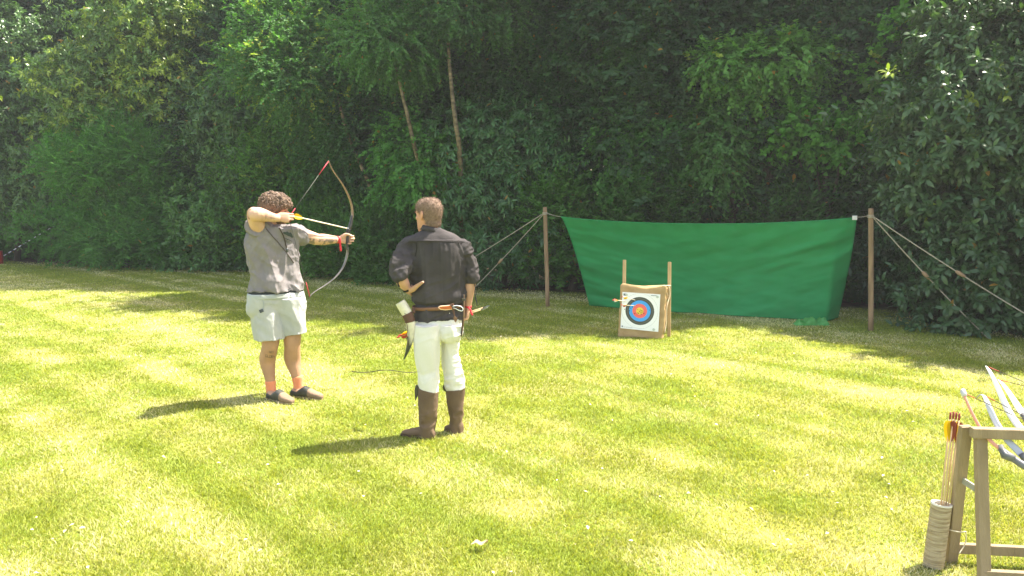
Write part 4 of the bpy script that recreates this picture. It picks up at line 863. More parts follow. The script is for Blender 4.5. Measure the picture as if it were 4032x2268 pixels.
# shirt
shirt_a = mat('grey_tshirt', (.20, .182, .186), .9, (.23, .212, .216), 5, .35, 260, .1)
mb = MB(); wht_t = []
torso(mb, [(408, 512, 682, .75), (340, 600, 694, .70), (262, 668, 722, .62), (205, 672, 760, .60), (168, 655, 820, .62), (160, 646, 880, .64), (186, 648, 960, .66), (212, 656, 1050, .66), (226, 670, 1150, .66), (216, 684, 1240, .66), (206, 698, 1318, .66)], c1, YA0, AX, .64, n=44, pw=2.6)
tube(mb, [shR + (.09, .06, -.05), shR + (.03, .02, -.01), A_(262, 706, -.165), A_(252, 697, -.20)], [.10, .095, .088, .090], 26, n=12)
cu = A_(716, 812, .185); tube(mb, [shL - (.10, .07, .03), shL - (.01, .01, .0), cu - (cu - shL) * .3, cu], [.100, .090, .084, .086], 26, n=12)
def shirt_disp(p, no):
    x, y = px_of(p); u, v = (x - 900) * 2.415, (y - 600) * 2.415
    k = np.clip((v - 720) / 150, 0, 1); a = folds(p, (.45, 0, -.9), 6, 1.2, 4, .048, .8) * k
    a += folds(p, (-.25, .1, -1), 8, 1.2, 9, .034, .8) * np.clip((v - 900) / 200, 0, 1)
    a += folds(p, (.8, .3, -.5), 14, 3, 15, .016, .6) + (fbm(p * 26, 6, 2) - .5) * .006
    a += folds(p, (-.5, .1, -.8), 20, 2.5, 61, .010, .55); return no * a[:, None]
def carve_hem(o): pass
shirtA = remesh('t_shirt', mb, .0055, shirt_a, archer, 2, disp=shirt_disp)
def ring_band(o_name, pts_ring, r, m, parent, n=60, flat=1.0, ref=None): mb = MB(); q = catmull(list(pts_ring) + [pts_ring[0]], n); tube(mb, q, r, 8, caps=False, ref=ref, flat=flat); return mb.obj(o_name, m, parent)
# chest print, neckline lacing cord, worn crossing strap
printm = mat('chest_print', (.045, .06, .055), .8)
bat = [(516, 766), (524, 753), (540, 757), (556, 750), (570, 762), (590, 760), (604, 778), (612, 800), (606, 815), (592, 806), (575, 796), (560, 792), (545, 782), (530, 776)]
decal(shirtA, [[c1(*q) for q in bat]], printm, 'chest_print', archer, .0035, 3)
def stroke(pts, w_): 
    out = []
    for (a, b_), (c_, d) in zip(pts[:-1], pts[1:]):
        p0, p1 = np.array(c1(a, b_)), np.array(c1(c_, d)); e = unit(p1 - p0); n_ = np.array([-e[1], e[0]]) * w_; out.append([tuple(p0 + n_), tuple(p1 + n_), tuple(p1 - n_), tuple(p0 - n_)])
    return out
decal(shirtA, stroke([(520, 812), (548, 820), (562, 832)], .8) + stroke([(548, 838), (562, 824), (578, 836), (600, 846)], .8) + stroke([(536, 835), (552, 852), (580, 850)], .8), printm, 'chest_print_line', archer, .0035, 2)
def on_surf(tree, u, v, conv, off=.004):
    r_ = unit(ray(*conv(u, v))); h = tree.ray_cast(Vector(CAM), Vector(r_)); return np.array(h[0]) - r_ * off if h[0] is not None else None
tS = surf_of(shirtA)
for nm, pts in (('cord_necklace', [(478, 712), (500, 752), (520, 790), (535, 835), (544, 880), (552, 905), (556, 930)]),):
    q = [on_surf(tS, u, v, c1) for u, v in pts]; q = [z for z in q if z is not None]; mb = MB(); tube(mb, q, .0050, 7, n=30); mb.obj(nm, mat('dark_leather_cord', (.05, .035, .025), .6), archer)
    mb = MB(); tube(mb, [q[-1] + (0, 0, .02), q[-1], q[-1] - (0, 0, .02)], [.004, .009, .004], 8, n=6); mb.obj('pendant', mat('pendant', (.10, .11, .11), .4, metal=.6), archer)
q = [z for z in (on_surf(tS, u, v, c1) for u, v in [(335, 700), (380, 752), (425, 806), (468, 850), (500, 890), (530, 925), (575, 985), (620, 1050)]) if z is not None]
if len(q) > 3: mb = MB(); tube(mb, q, .0045, 7, n=30); mb.obj('shirt_lace', mat('lace', (.09, .075, .07), .8), archer)
# wristband on the left wrist with hanging tail
red_band = mat('red_fabric', (.62, .03, .05), .7); wl = wristL - unit(wristL - elbowL) * .02; d = unit(wristL - elbowL); a_ = unit(np.cross(d, (0, 0, 1))); b2 = np.cross(a_, d)
mb = MB(); tube(mb, [wl - d * .008, wl + d * .008], .0335, 20); q0 = wl - (0, 0, .035) + (-.0, -.012, 0)
o = mb.obj('wristband', red_band, archer); 
mb = MB(); w0 = A_(1060, 860, (wl[1] - YA0) - .04); tube(mb, [A_(1056, 815, wl[1] - YA0 - .038), A_(1060, 850, wl[1] - YA0 - .04), A_(1062, 890, wl[1] - YA0 - .035), A_(1068, 940, wl[1] - YA0 - .035)], [(.009, .002)] * 4, 8, n=12, ref=(1, 0, 0)); mb.obj('wristband_tail', red_band, archer)
# shorts
short_m = mat('pale_jersey', (.40, .41, .40), .95, (.46, .47, .45), 7, .3, 300, .1); cuff_m = short_m
mb = MB(); torso(mb, [(210, 690, 122, .62), (203, 698, 160, .60), (204, 710, 220, .55), (215, 708, 290, .46), (255, 690, 350, .36)], c2, YA0, AX, .60, n=20, pw=2.5)
def leg_cloth(uL, uR, v0, v1, vx, Yc, tilt, u0):
    R_ = []
    for t in np.linspace(0, 1, 12):
        v = v0 + (v1 - v0) * t; a, b_ = u0[0] + (uL - u0[0]) * t, u0[1] + (uR - u0[1]) * t; A, B = P(*c2(a, v), Yc), P(*c2(b_, v), Yc); c = (A + B) / 2; w_ = (B[0] - A[0]) / 2
        r = ell(c, w_, w_ * 1.12, np.array([1., 0, 0]), 36, 2.2); r[:, 2] += (r[:, 0] - c[0]) * tilt * t; R_.append(r)
    rings(mb, R_)
leg_cloth(250, 548, 170, 568, 0, YR - .02, .03, (200, 470)); leg_cloth(532, 742, 170, 522, 0, YL - .03, .12, (440, 712))
def shorts_disp(p, no):
    a = folds(p, (.15, 0, -1), 10, 1.2, 24, .020, .8) * np.clip((.95 - p[:, 2]) / .2, .25, 1) + folds(p, (.8, 0, -.5), 12, 2.5, 30, .010, .9) + (fbm(p * 30, 3, 2) - .5) * .004
    low = no[:, 2] < -.75; up = np.where(low & (p[:, 2] < .85), .02, 0)
    r = no * a[:, None]; r[:, 2] += up; return r
shortsA = remesh('shorts', mb, .0065, short_m, archer, 3, disp=shorts_disp)
mb = MB(); torso(mb, [(208, 692, 122, .63), (203, 696, 136, .635), (203, 699, 160, .64), (207, 697, 172, .62)], c2, YA0, AX, .63, pw=2.5); 
o = remesh('waistband', mb, .006, mat('waistband_rib', (.45, .48, .46), .95, bump=.8, bscale=150, stretch=(3, 3, .1)), archer, 1, disp=lambda p, no: no * ((fbm(p * (30, 30, 4), 3, 2) - .5) * .006)[:, None])
mb = MB(); torso(mb, [(235, 675, 85, .62), (214, 688, 135, .62)], c2, YA0 - .0, AX, .63); mb.obj('dark_underlayer', mat('dark_band', (.03, .035, .035), .9), archer)  # dark band in the gap between hem and waistband
tP = surf_of(shortsA)
for pts in ([(580, 128), (574, 150), (566, 180), (570, 192)], [(582, 128), (600, 150), (596, 165)]):
    q = [z for z in (on_surf(tP, u, v, c2, .012) for u, v in pts) if z is not None]; mb = MB(); tube(mb, q, .0035, 6, n=12); mb.obj('drawstring', mat('string_white', (.7, .7, .65), .8), archer)
q = [z for z in (on_surf(tP, u, v, c2, .003) for u, v in [(318, 150), (330, 210), (335, 262), (322, 300), (300, 318)]) if z is not None]; mb = MB(); tube(mb, q, .003, 6, n=20); mb.obj('pocket_seam', mat('seam_shadow', (.35, .38, .40), .9), archer)
c = on_surf(tP, 312, 300, c2, .004); mb = MB(); e1 = unit(np.array([.8, .1, .35])); e2 = unit(np.cross(e1, (0, 1, 0))); box(mb, c, e1 * .017, e2 * .014, (0, .004, 0)); bevel(mb.obj('phone', mat('phone', (.03, .04, .07), .2, spec=.7), archer, False), .003)
# socks and clogs
sock_m = mat('orange_sock', (.78, .27, .13), .9, (.84, .33, .17), 12, .5, 120, stretch=(4, 4, .6)); leath = mat('dark_clog_leather', (.030, .033, .030), .45, (.06, .06, .05), 9, .3, 60); suede = mat('tan_clog_toe', (.25, .175, .12), .85, (.19, .13, .085), 14, .4, 90)
def sock(pts, rs): mb = MB(); tube(mb, pts, rs, 20, n=24); mb.obj('sock', sock_m, archer)
sock([B_(396, 962, YR), B_(397, 972, YR), B_(403, 1030, YR), B_(410, 1090, YR), B_(416, 1130, YR - .01)], [.0425, .047, .0435, .046, .050])
sock([B_(652, 920, YL), B_(655, 932, YL), B_(662, 985, YL), B_(670, 1050, YL), B_(678, 1092, YL - .01)], [.0445, .0500, .0450, .046, .050])
def clog(h, t):
    d = unit(t - h); L_ = np.linalg.norm(t - h); s = np.array([-d[1], d[0], 0]); Q = lambda x, y, z: h + d * x * L_ + s * y + np.array([0, 0, z])
    def part(x0, x1, nm, m, grow=0.0, cap=False):
        xs = np.linspace(x0, x1, 22); R_ = []
        prof = np.array([(0, .024, .045), (.06, .034, .066), (.25, .036, .062), (.36, .040, .085), (.44, .041, .104), (.56, .045, .088), (.72, .047, .062), (.88, .040, .050), (.96, .030, .042), (1, .014, .030)])
        for x in xs:
            w_ = np.interp(x, prof[:, 0], prof[:, 1]) + grow; hh = np.interp(x, prof[:, 0], prof[:, 2]) + grow; ring = []
            for a in np.linspace(0, 2 * math.pi, 22, endpoint=False): ca, sa = math.cos(a), math.sin(a); ring.append(Q(x, w_ * np.sign(ca) * abs(ca) ** .8, .008 + hh * (.5 + .5 * np.sign(sa) * abs(sa) ** .75)))
            R_.append(np.array(ring))
        mb = MB(); rings(mb, R_); mb.obj(nm, m, root)
    root = bpy.data.objects.new('clog', None); C.objects.link(root); root.parent = archer; ORI[root] = ORI[archer]
    part(0.0, .64, 'upper', leath); part(.60, 1.0, 'toe_cap', suede, .0015); mb = MB()
    R_ = []
    for z, g in ((.0, 0), (.014, .003)):
        R_.append(np.array([Q(.5 + .51 * math.cos(a), (.045 + g + .008 * (math.cos(a) > 0)) * math.sin(a) * (1 - .25 * (math.cos(a) < 0)), z) for a in np.linspace(0, 2 * math.pi, 30, endpoint=False)]))
    rings(mb, R_); mb.obj('sole', mat('clog_sole', (.30, .22, .14), .8), root)
clog(footR_h, footR_t); clog(footL_h, footL_t)
# curly hair: a lumpy cap with several hundred curls
hair_a = mat('curly_brown_hair', (.115, .075, .050), .55, (.25, .165, .11), 28, .6, 220, .45)
def curly(W, n=900):
    r = np.random.default_rng(5); mb = MB(); th = np.linspace(0, 2 * math.pi, 28, endpoint=False)
    secs = [(.075, -.045, .045, .060), (.10, -.035, .078, .085), (.13, -.018, .104, .093), (.16, -.006, .120, .097), (.19, -.004, .120, .094), (.22, -.006, .106, .084), (.245, -.008, .080, .064), (.262, -.01, .042, .034)]
    rings(mb, [np.array([W(math.sin(t) * rx, yc + math.cos(t) * ry, z) for t in th]) for z, yc, ry, rx in catmull(np.array(secs), 20)])
    remesh('hair', mb, .006, hair_a, archer, 1, disp=lambda p, no: no * ((fbm(p * 42, 3, 2) - .5) * .045)[:, None])
    mb = MB()
    for i in range(n):
        z = r.uniform(.075, .266); k = np.interp(z, [s[0] for s in secs], range(len(secs))); i0 = min(int(k), len(secs) - 2); q = np.array(secs[i0]) * (1 - (k - i0)) + np.array(secs[i0 + 1]) * (k - i0); t = r.uniform(0, 2 * math.pi)
        if z < .15 and abs(math.atan2(math.sin(t), math.cos(t))) < 1.15 - (z - .075) * 5: continue
        g = 1.02 + r.uniform(-.02, .10); c = W(math.sin(t) * q[3] * g, q[1] + math.cos(t) * q[2] * g, z + r.uniform(-.004, .006)); o0 = unit(c - W(0, -.01, .16)); a = unit(np.cross(o0, r.normal(size=3))); b_ = np.cross(o0, a); R0 = r.uniform(.006, .012); tu = r.uniform(.9, 1.6)
        ts = np.linspace(0, 2 * math.pi * tu, 11); pts = [c + (a * math.cos(x) + b_ * math.sin(x)) * R0 + o0 * (.004 * x / 3 - .004) for x in ts]; tube(mb, pts, r.uniform(.0022, .0036), 5)
    o = mb.obj('hair_curls', hair_a, archer); o['kind'] = 'stuff'
curly(Wa)
def facebits(W, parent, hm, brow=True):
    for x in (-1, 1):
        mb = MB(); c = W(.031 * x, .080, .124); tube(mb, [c - (W(.031 * x, .08, .124) - W(.031 * x, .06, .124)) * .4, c, W(.031 * x, .0865, .124)], [.010, .010, .003], 10); mb.obj('eye', mat('eye', (.10, .07, .05), .2), parent)
        mb = MB(); tube(mb, [W(.014 * x, .0975, .146), W(.030 * x, .096, .151), W(.050 * x, .082, .146)], [(.0035, .0045)] * 3, 6, n=8); mb.obj('eyebrow', hm, parent)
facebits(Wa, archer, hair_a)
mb = MB(); th = np.linspace(0, 2 * math.pi, 24, endpoint=False)
rings(mb, [np.array([Wa(math.sin(t) * rx, yc + math.cos(t) * ry, z) for t in th]) for z, yc, ry, rx in ((-.012, .055, .02, .02), (0, .050, .040, .040), (.02, .040, .056, .048), (.045, .026, .070, .0575), (.056, .022, .072, .059))])
remesh('beard', mb, .005, mat('beard_archer', (.13, .08, .05), .8, bump=.8, bscale=300), archer, 1, disp=lambda p, no: no * ((fbm(p * 60, 3, 2) - .5) * .010)[:, None])
# --- bow in hand
def U(u, v): return A_(u, v, .45 + (u - 1128) * .925e-3 * .80)
bow = thing('recurve_bow', 'drawn brown and black recurve bow held up by the curly-haired man', 'bow', grip)
brown_l = mat('bow_laminate', (.22, .14, .09), .3, (.15, .10, .07), 12, spec=.6, stretch=(1, 1, .3)); black_g = mat('black_riser', (.035, .032, .032), .4, spec=.5); sidev = unit(np.cross(aim, (0, 0, 1)))
def bow_part(nm, pts, w_, t_, m, n=40, parent=bow): mb = MB(); q = [U(*p) for p in pts]; rr = np.stack([np.interp(np.linspace(0, 1, len(q)), np.linspace(0, 1, len(w_)), w_) / 2, np.interp(np.linspace(0, 1, len(q)), np.linspace(0, 1, len(t_)), t_) / 2], 1); tube(mb, q, rr, 10, n=n, ref=sidev); return mb.obj(nm, m, parent)
bow_part('upper_limb', [(948, 78), (960, 105), (985, 160), (1020, 215), (1062, 272), (1100, 335), (1133, 400), (1158, 465), (1173, 530), (1176, 590), (1172, 630)], (.010, .022, .036, .042), (.010, .009, .011, .016), brown_l)
bow_part('lower_limb', [(1128, 905), (1128, 960), (1115, 1020), (1088, 1090), (1050, 1148), (1000, 1200), (940, 1248), (880, 1287), (825, 1322), (788, 1352), (770, 1378)], (.040, .038, .026, .010), (.018, .012, .009, .010), mat('grey_limb', (.17, .155, .14), .3, (.11, .10, .09), 12, spec=.6))
bow_part('riser', [(1174, 600), (1168, 650), (1155, 700), (1140, 740), (1132, 780), (1128, 830), (1126, 880), (1128, 925)], (.040, .036, .030, .030, .038), (.020, .034, .040, .034, .030, .022), black_g)
for p, r in (((1140, 738), .021), ((1138, 752), .020)): c = U(*p); mb = MB(); tube(mb, [c - (0, 0, .004), c + (0, 0, .004)], r * 1.1, 14); mb.obj('binding', blk, bow)
def string(a, b_, nm, r, m): mb = MB(); tube(mb, [a, b_], r, 6); mb.obj(nm, m, bow)
grey_string = mat('grey_string', (.07, .075, .06), .8); tT_, tB_ = U(950, 84), U(772, 1372); red_s = mat('red_serving', (.50, .05, .07), .6)
nk = nock; fg = nock + (-.004, -.002, -.055); f_ = lambda a, b_, t: a + (b_ - a) * t
string(f_(tT_, nk, .26), nk, 'string', .0028, grey_string); string(tT_, f_(tT_, nk, .26), 'serving', .0042, red_s); string(f_(nk, tT_, .12), nk, 'serving', .0040, red_s)
string(nk, fg, 'serving', .0038, red_s); string(fg, f_(fg, tB_, .80), 'string', .0028, grey_string); string(f_(fg, tB_, .80), tB_, 'serving', .0042, red_s)
ar_tip = U(1118, 727) + aim * .03
arrow(ar_tip, nock, 'yellow-feathered arrow on the string of the drawn bow', fl=(yel, wht, yel), rad=.0056, fsz=.024, flen=.10, tipcap=True, shaftm=white_shaft, roll=1.2)
# ------------------------------------------------------------------ THE INSTRUCTOR
def c3(u, v): return 1450 + u / 2.6345, 740 + v / 2.6345
def c4(u, v): return 1450 + u / 2.6345, 1200 + v / 2.6345
bLh, bLt = G(*c4(690, 1392)), G(*c4(345, 1352)); bRh, bRt = G(*c4(975, 1336)), G(*c4(800, 1300))
YiL, YiR = bLh[1] + .03, bRh[1] + .03; YI = (YiL + YiR) / 2
D_ = lambda u, v, dy=0: P(*c3(u, v), YI + dy); E_ = lambda u, v, Y: P(*c4(u, v), Y)
man = thing('person', 'short-haired man in dark shirt, white trousers and tall brown boots, seen from behind', 'person', (D_(740, 900)[0], YI, 0))
AI = unit(np.array([.97, .12, 0]))
mb = MB()
torso(mb, [(600, 730, 450), (540, 810, 500), (480, 900, 570), (510, 930, 700), (530, 930, 900), (530, 930, 1100), (540, 930, 1250)], c3, YI, AI, .42, n=20)
torso(mb, [(540, 930, 40), (540, 930, 150), (550, 920, 260), (570, 900, 330)], c4, YI, AI, .45, n=8)
tube(mb, [E_(600, 200, YI), E_(610, 480, YiL - .0), E_(628, 700, YiL), E_(635, 850, YiL), E_(612, 1000, YiL), E_(612, 1200, YiL), E_(640, 1340, YiL)], [.045, .055, .052, .05, .045, .040, .040], 18, n=30)
tube(mb, [E_(860, 200, YI), E_(860, 480, YiR), E_(880, 700, YiR), E_(900, 850, YiR), E_(910, 1000, YiR), E_(912, 1200, YiR), E_(920, 1290, YiR)], [.045, .055, .052, .05, .045, .040, .040], 18, n=30)
nI = D_(648, 500, .0); skI = D_(632, 462, .01)
tube(mb, [nI + (0, 0, -.05), nI, skI + (.006, 0, .02), skI + (.0, .0, .07)], [.070, .066, .063, .060], 18, n=10)
sL, eL, wL = D_(450, 600, 0), D_(326, 925, -.15), D_(414, 1060, -.075); sR, eR, wRr = D_(975, 640, .02), D_(1060, 960, .03), D_(1034, 1228, .05)
tube(mb, [sL, f_(sL, eL, .5), eL], [.036, .036, .042], 16, n=12); tube(mb, [eL + (0, .01, .0), f_(eL, wL, .15), f_(eL, wL, .45), f_(eL, wL, .8), wL], [.044, .046, .043, .032, .027], 16, n=16)
tube(mb, [sR, f_(sR, eR, .5), eR], [.040, .038, .040], 16, n=12); tube(mb, [eR, f_(eR, wRr, .25), f_(eR, wRr, .7), wRr], [.041, .042, .031, .025], 16, n=16)
# left hand planted on the hip: fingers forward, thumb back along the waist
fh = unit(np.array([.35, .90, -.18])); bh = unit(np.array([-.93, .36, .05]))
hand(mb, wL, fh, bh, (.25, -.1, 1), [(8, 12, 10)] * 4, 1.0, thumb=[(.012, .016, -.004), (.016, .022, -.012), (.016, .024, -.020), (.012, .024, -.026)], spread=.05)
tube(mb, [wL + (.0, 0, .0), D_(462, 1050, -.115), D_(505, 1018, -.150), D_(548, 988, -.175), D_(574, 974, -.185)], [.024, .022, .016, .012, .009], 10, n=14)
# right hand hanging and closed round the arrows
hand(mb, wRr, (-.10, .10, -1), (1, .05, -.1), (-.1, 1, .1), [(62, 78, 45), (66, 80, 45), (68, 80, 45), (70, 82, 45)], 1.0, thumb=[(.02, .022, -.008), (.045, .036, -.028), (.070, .030, -.045), (.088, .016, -.050)])
hfI = unit(np.array([-.80, .60, -.03])); Wi = head(mb, skI, hfI, (0, 0, 1), 1.03)
def col_i(co):
    c = np.tile(np.array([.58, .34, .24]), (len(co), 1)) * (.93 + .14 * fbm(co * 30, 3, 2))[:, None]; n_ = (co[:, 2] > 1.45); c[n_] *= (1.0, .86, .82); return c
bodyI = remesh('body', mb, .0045, skin_b, man, 2, colf=col_i)
facebits(Wi, man, mat('brow_i', (.25, .15, .09), .8))
# short hair
hair_i = mat('short_fair_hair', (.20, .13, .09), .6, (.30, .20, .145), 60, .7, 500, .4)
def short_hair(W):
    th = np.linspace(0, 2 * math.pi, 40, endpoint=False); secs = [(.040, -.040, .042, .050), (.06, -.030, .062, .0635), (.085, -.010, .0825, .0715), (.115, -.008, .0945, .0775), (.145, -.006, .1015, .082), (.172, -.007, .1015, .082), (.198, -.009, .093, .076), (.220, -.011, .076, .063), (.236, -.012, .050, .043), (.244, -.012, .020, .018)]
    S = catmull(np.array(secs), 30); R_ = []
    for z, yc, ry, rx in S:
        ring = []
        for t in th:
            y = yc + math.cos(t) * ry; x = math.sin(t) * rx; front = max(0, math.cos(t))
            # hairline: pull the cap inside the skull in front of the ears, low down
            lim = np.interp(z, [.04, .09, .13, .165, .185, .21], [-.028, -.020, .022, .060, .088, .2]); 
            if y > lim: y = lim + (y - lim) * .12; k = .80; x *= k if z < .2 else 1
            ring.append(W(x, y, z))
        R_.append(np.array(ring))
    mb = MB(); rings(mb, R_); remesh('hair', mb, .0042, hair_i, man, 1, disp=lambda p, no: no * ((fbm(p * 90, 3, 2) - .5) * .006)[:, None])
    r = np.random.default_rng(8); V = []; n = 5200
    for i in range(n):
        z = r.uniform(.045, .243); t = r.uniform(.35, 2 * math.pi - .35); k = np.interp(z, S[:, 0], np.arange(len(S))); i0 = min(int(k), len(S) - 2); q = S[i0]
        x, y = math.sin(t) * q[3], q[1] + math.cos(t) * q[2]
        if y > np.interp(z, [.04, .09, .13, .165, .185, .21], [-.028, -.020, .022, .060, .088, .2]): continue
        c = W(x, y, z); o = unit(c - W(0, 0, .13)); fl_ = unit(W(0, .4, -.6) - W(0, 0, 0)) if z < .2 else unit(W(0, 1, .3) - W(0, 0, 0)); d = unit(o * .55 + fl_ * .8 + r.normal(size=3) * .25); s = unit(np.cross(d, r.normal(size=3))) * .0009; L_ = r.uniform(.008, .017); V += [c - s, c + s, c + d * L_ + o * .002]
    a = np.arange(len(V) // 3)[:, None] * 3; me = mesh_data('hair_strands', V, np.hstack([a, a + 1, a + 2]), False); o = add_obj('hair_strands', me, hair_i, man); o['kind'] = 'stuff'
short_hair(Wi)
mb = MB(); th = np.linspace(0, 2 * math.pi, 24, endpoint=False)
rings(mb, [np.array([Wi(math.sin(t) * rx, yc + math.cos(t) * ry, z) for t in th]) for z, yc, ry, rx in ((-.018, .072, .008, .008), (-.008, .070, .016, .018), (.008, .070, .022, .024), (.03, .072, .020, .022), (.05, .078, .012, .014))])
remesh('beard', mb, .004, mat('beard_instructor', (.16, .10, .06), .9, bump=.8, bscale=300), man, 1)
# shirt with gathered yoke, rolled sleeves
dark_s = mat('charcoal_linen', (.052, .047, .048), .9, (.074, .067, .068), 6, .45, 240, .12)
mb = MB()
torso(mb, [(578, 752, 410, .98), (568, 770, 428, .92), (520, 850, 458, .68), (440, 925, 496, .58), (398, 975, 545, .56), (408, 1015, 610, .56), (430, 1022, 700, .60), (440, 1015, 820, .62), (440, 1008, 950, .62), (446, 1010, 1060, .62), (458, 1006, 1150, .62), (474, 990, 1200, .62), (476, 985, 1225, .61)], c3, YI, AI, .6, n=52, pw=2.5)
torso(mb, [(476, 988, 1216, .60), (482, 990, 1260, .66), (476, 988, 1320, .72), (478, 982, 1372, .73)], c3, YI, AI, .62, n=12, pw=2.5)
tube(mb, [D_(560, 620, 0), D_(450, 590, -.01), D_(385, 680, -.05), D_(352, 790, -.10), D_(340, 860, -.13), D_(352, 905, -.135)], [.070, .072, .078, .086, .084, .066], 26, n=22)
tube(mb, [D_(342, 850, -.13), D_(350, 910, -.14), D_(358, 940, -.135)], [.086, .082, .060], 24, n=8)
tube(mb, [D_(880, 640, 0), D_(975, 605, 0), D_(1035, 730, .01), D_(1062, 850, .015), D_(1082, 940, .02), D_(1078, 1000, .02)], [.065, .058, .052, .054, .056, .046], 26, n=22)
def shirt_i(p, no):
    x, y = px_of(p); u, v = (x - 1450) * 2.6345, (y - 740) * 2.6345; tor = np.clip((np.minimum(u - 440, 1000 - u)) / 60, 0, 1)
    k = np.clip((v - 555) / 25, 0, 1); g = folds(p, (.03, 0, -1), 22, .9, 4, .022, .7) * k * np.clip((1050 - v) / 400, .35, 1) * tor
    g += folds(p, (.08, 0, -1), 8, 1.2, 7, .036, .7) * k * tor
    g += .005 * (np.abs(v - 550) < 10) * tor
    w_ = folds(p, (1, .2, .35), 17, 3.0, 14, .018, .8) * np.clip((v - 850) / 150, 0, 1) * tor
    sl = (1 - tor) * (v > 560); rl = folds(p, (.9, .2, np.where(True, .35, 0)), 14, 3.0, 19, .042, .8) * sl + folds(p, (.7, .3, -.7), 22, 5, 23, .014, .8) * sl
    blouse = .012 * np.exp(-((v - 1150) / 70) ** 2) * tor
    flat = np.exp(-((v - 1222) / 14) ** 2) * .012
    return no * (g + w_ + rl + blouse - flat - .0 + (fbm(p * 28, 6, 2) - .5) * .006)[:, None]
shirtI = remesh('shirt', mb, .0055, dark_s, man, 2, disp=shirt_i)
tI = surf_of(shirtI)
mb = MB(); tube(mb, [D_(652, 446, .0), D_(655, 424, .0), D_(660, 400, .0)], [(.083, .080), (.076, .074), (.073, .072)], 30); mb.obj('collar', dark_s, man)
for pts in ([(505, 553), (600, 550), (700, 552), (800, 556), (900, 564), (975, 574)], [(482, 480), (497, 560), (500, 640), (488, 710)]):
    q = [z for z in (on_surf(tI, u, v, c3, .0035) for u, v in pts) if z is not None]; mb = MB(); tube(mb, q, .0028, 6, n=40); mb.obj('seam', mat('shirt_seam', (.025, .022, .022), .9), man)
lace_m = mat('dark_laces', (.03, .03, .035), .7)
for pts in ([(1100, 990, 0), (1108, 1040, 0), (1103, 1080, .01), (1112, 1120, 0), (1122, 1170, 0), (1132, 1215, 0)], [(1102, 990, -.01), (1113, 1050, -.01), (1120, 1100, -.01), (1108, 1140, -.01), (1126, 1190, -.01)]):
    mb = MB(); tube(mb, [D_(*q) for q in pts], .0028, 6, n=30); mb.obj('sleeve_lace', lace_m, man)
for du in (0, 9):
    mb = MB(); tube(mb, [D_(292 + du, 925, -.21), D_(298 + du, 960, -.21), D_(306 + du, 1000, -.20), D_(318 + du, 1025, -.19)], .003, 6, n=16); mb.obj('sleeve_lace', lace_m, man)
# bracelet, wristband
d = unit(wL - eL); mb = MB(); c = f_(eL, wL, .86); tube(mb, [c - d * .009, c - d * .005, c + d * .005, c + d * .009], [.033, .0365, .0365, .033], 24); mb.obj('bracelet', mat('black_braid', (.02, .02, .02), .8, bump=.8, bscale=200), man)
d = unit(wRr - eR); mb = MB(); tube(mb, [wRr - d * .006, wRr + d * .006], .0285, 20); mb.obj('wristband', red_band, man)
mb = MB(); tube(mb, [D_(1040, 1240, 0), D_(1058, 1262, -.01), D_(1066, 1290, -.012), D_(1082, 1322, -.01)], [(.007, .003)] * 4, 8, n=14, ref=(1, 0, 0)); mb.obj('wristband_tail', red_band, man)
# trousers
trs = mat('white_linen', (.66, .65, .60), .9, (.72, .71, .66), 5, .25, 200, .1)
mb = MB(); torso(mb, [(502, 960, 60, .60), (492, 968, 120, .62), (484, 972, 200, .66), (480, 970, 280, .58), (484, 962, 330, .46), (500, 950, 380, .34)], c4, YI, AI, .62, n=18, pw=2.4)
tube(mb, [E_(612, 230, YI - .035), E_(618, 290, YI - .04), E_(615, 320, YI - .02)], [.10, .10, .08], 20, n=8); tube(mb, [E_(850, 220, YI - .035), E_(850, 280, YI - .04), E_(852, 310, YI - .02)], [.10, .10, .08], 20, n=8)
def tl_(secs, Yc, rt=.95):
    R_ = []
    for uL, uR, v in catmull(np.array(secs, float), 30): A, B = E_(uL, v, Yc), E_(uR, v, Yc); c = (A + B) / 2; w_ = (B[0] - A[0]) / 2; R_.append(ell(c, w_, w_ * np.interp(v, [200, 450, 700], [1.25, 1.12, .95]), np.array([1., 0, 0]), 36, 2.15))
    rings(mb, R_)
tl_([(478, 740, 200), (465, 748, 330), (468, 748, 450), (480, 742, 560), (495, 738, 640), (515, 738, 720), (518, 738, 800), (522, 735, 880), (535, 725, 960)], YiL)
tl_([(745, 966, 200), (752, 958, 330), (758, 950, 450), (762, 950, 520), (765, 975, 620), (775, 995, 700), (785, 1008, 780), (800, 1008, 860), (820, 990, 950)], YiR)
def trs_d(p, no):
    x, y = px_of(p); u, v = (x - 1450) * 2.6345, (y - 1200) * 2.6345
    a = folds(p, (.3, 0, -1), 8, 1.5, 34, .018, .9) + folds(p, (1, .1, .35), 16, 3.2, 38, .016, .8) * (np.clip((v - 640) / 120, 0, 1) + np.exp(-((v - 330) / 60) ** 2) * .8)
    side = np.clip((u - 870) / 60, 0, 1); a += folds(p, (1, .3, .1), 24, 4, 44, .016, .8) * side
    return no * a[:, None]
trI = remesh('trousers', mb, .0055, trs, man, 3, disp=trs_d)
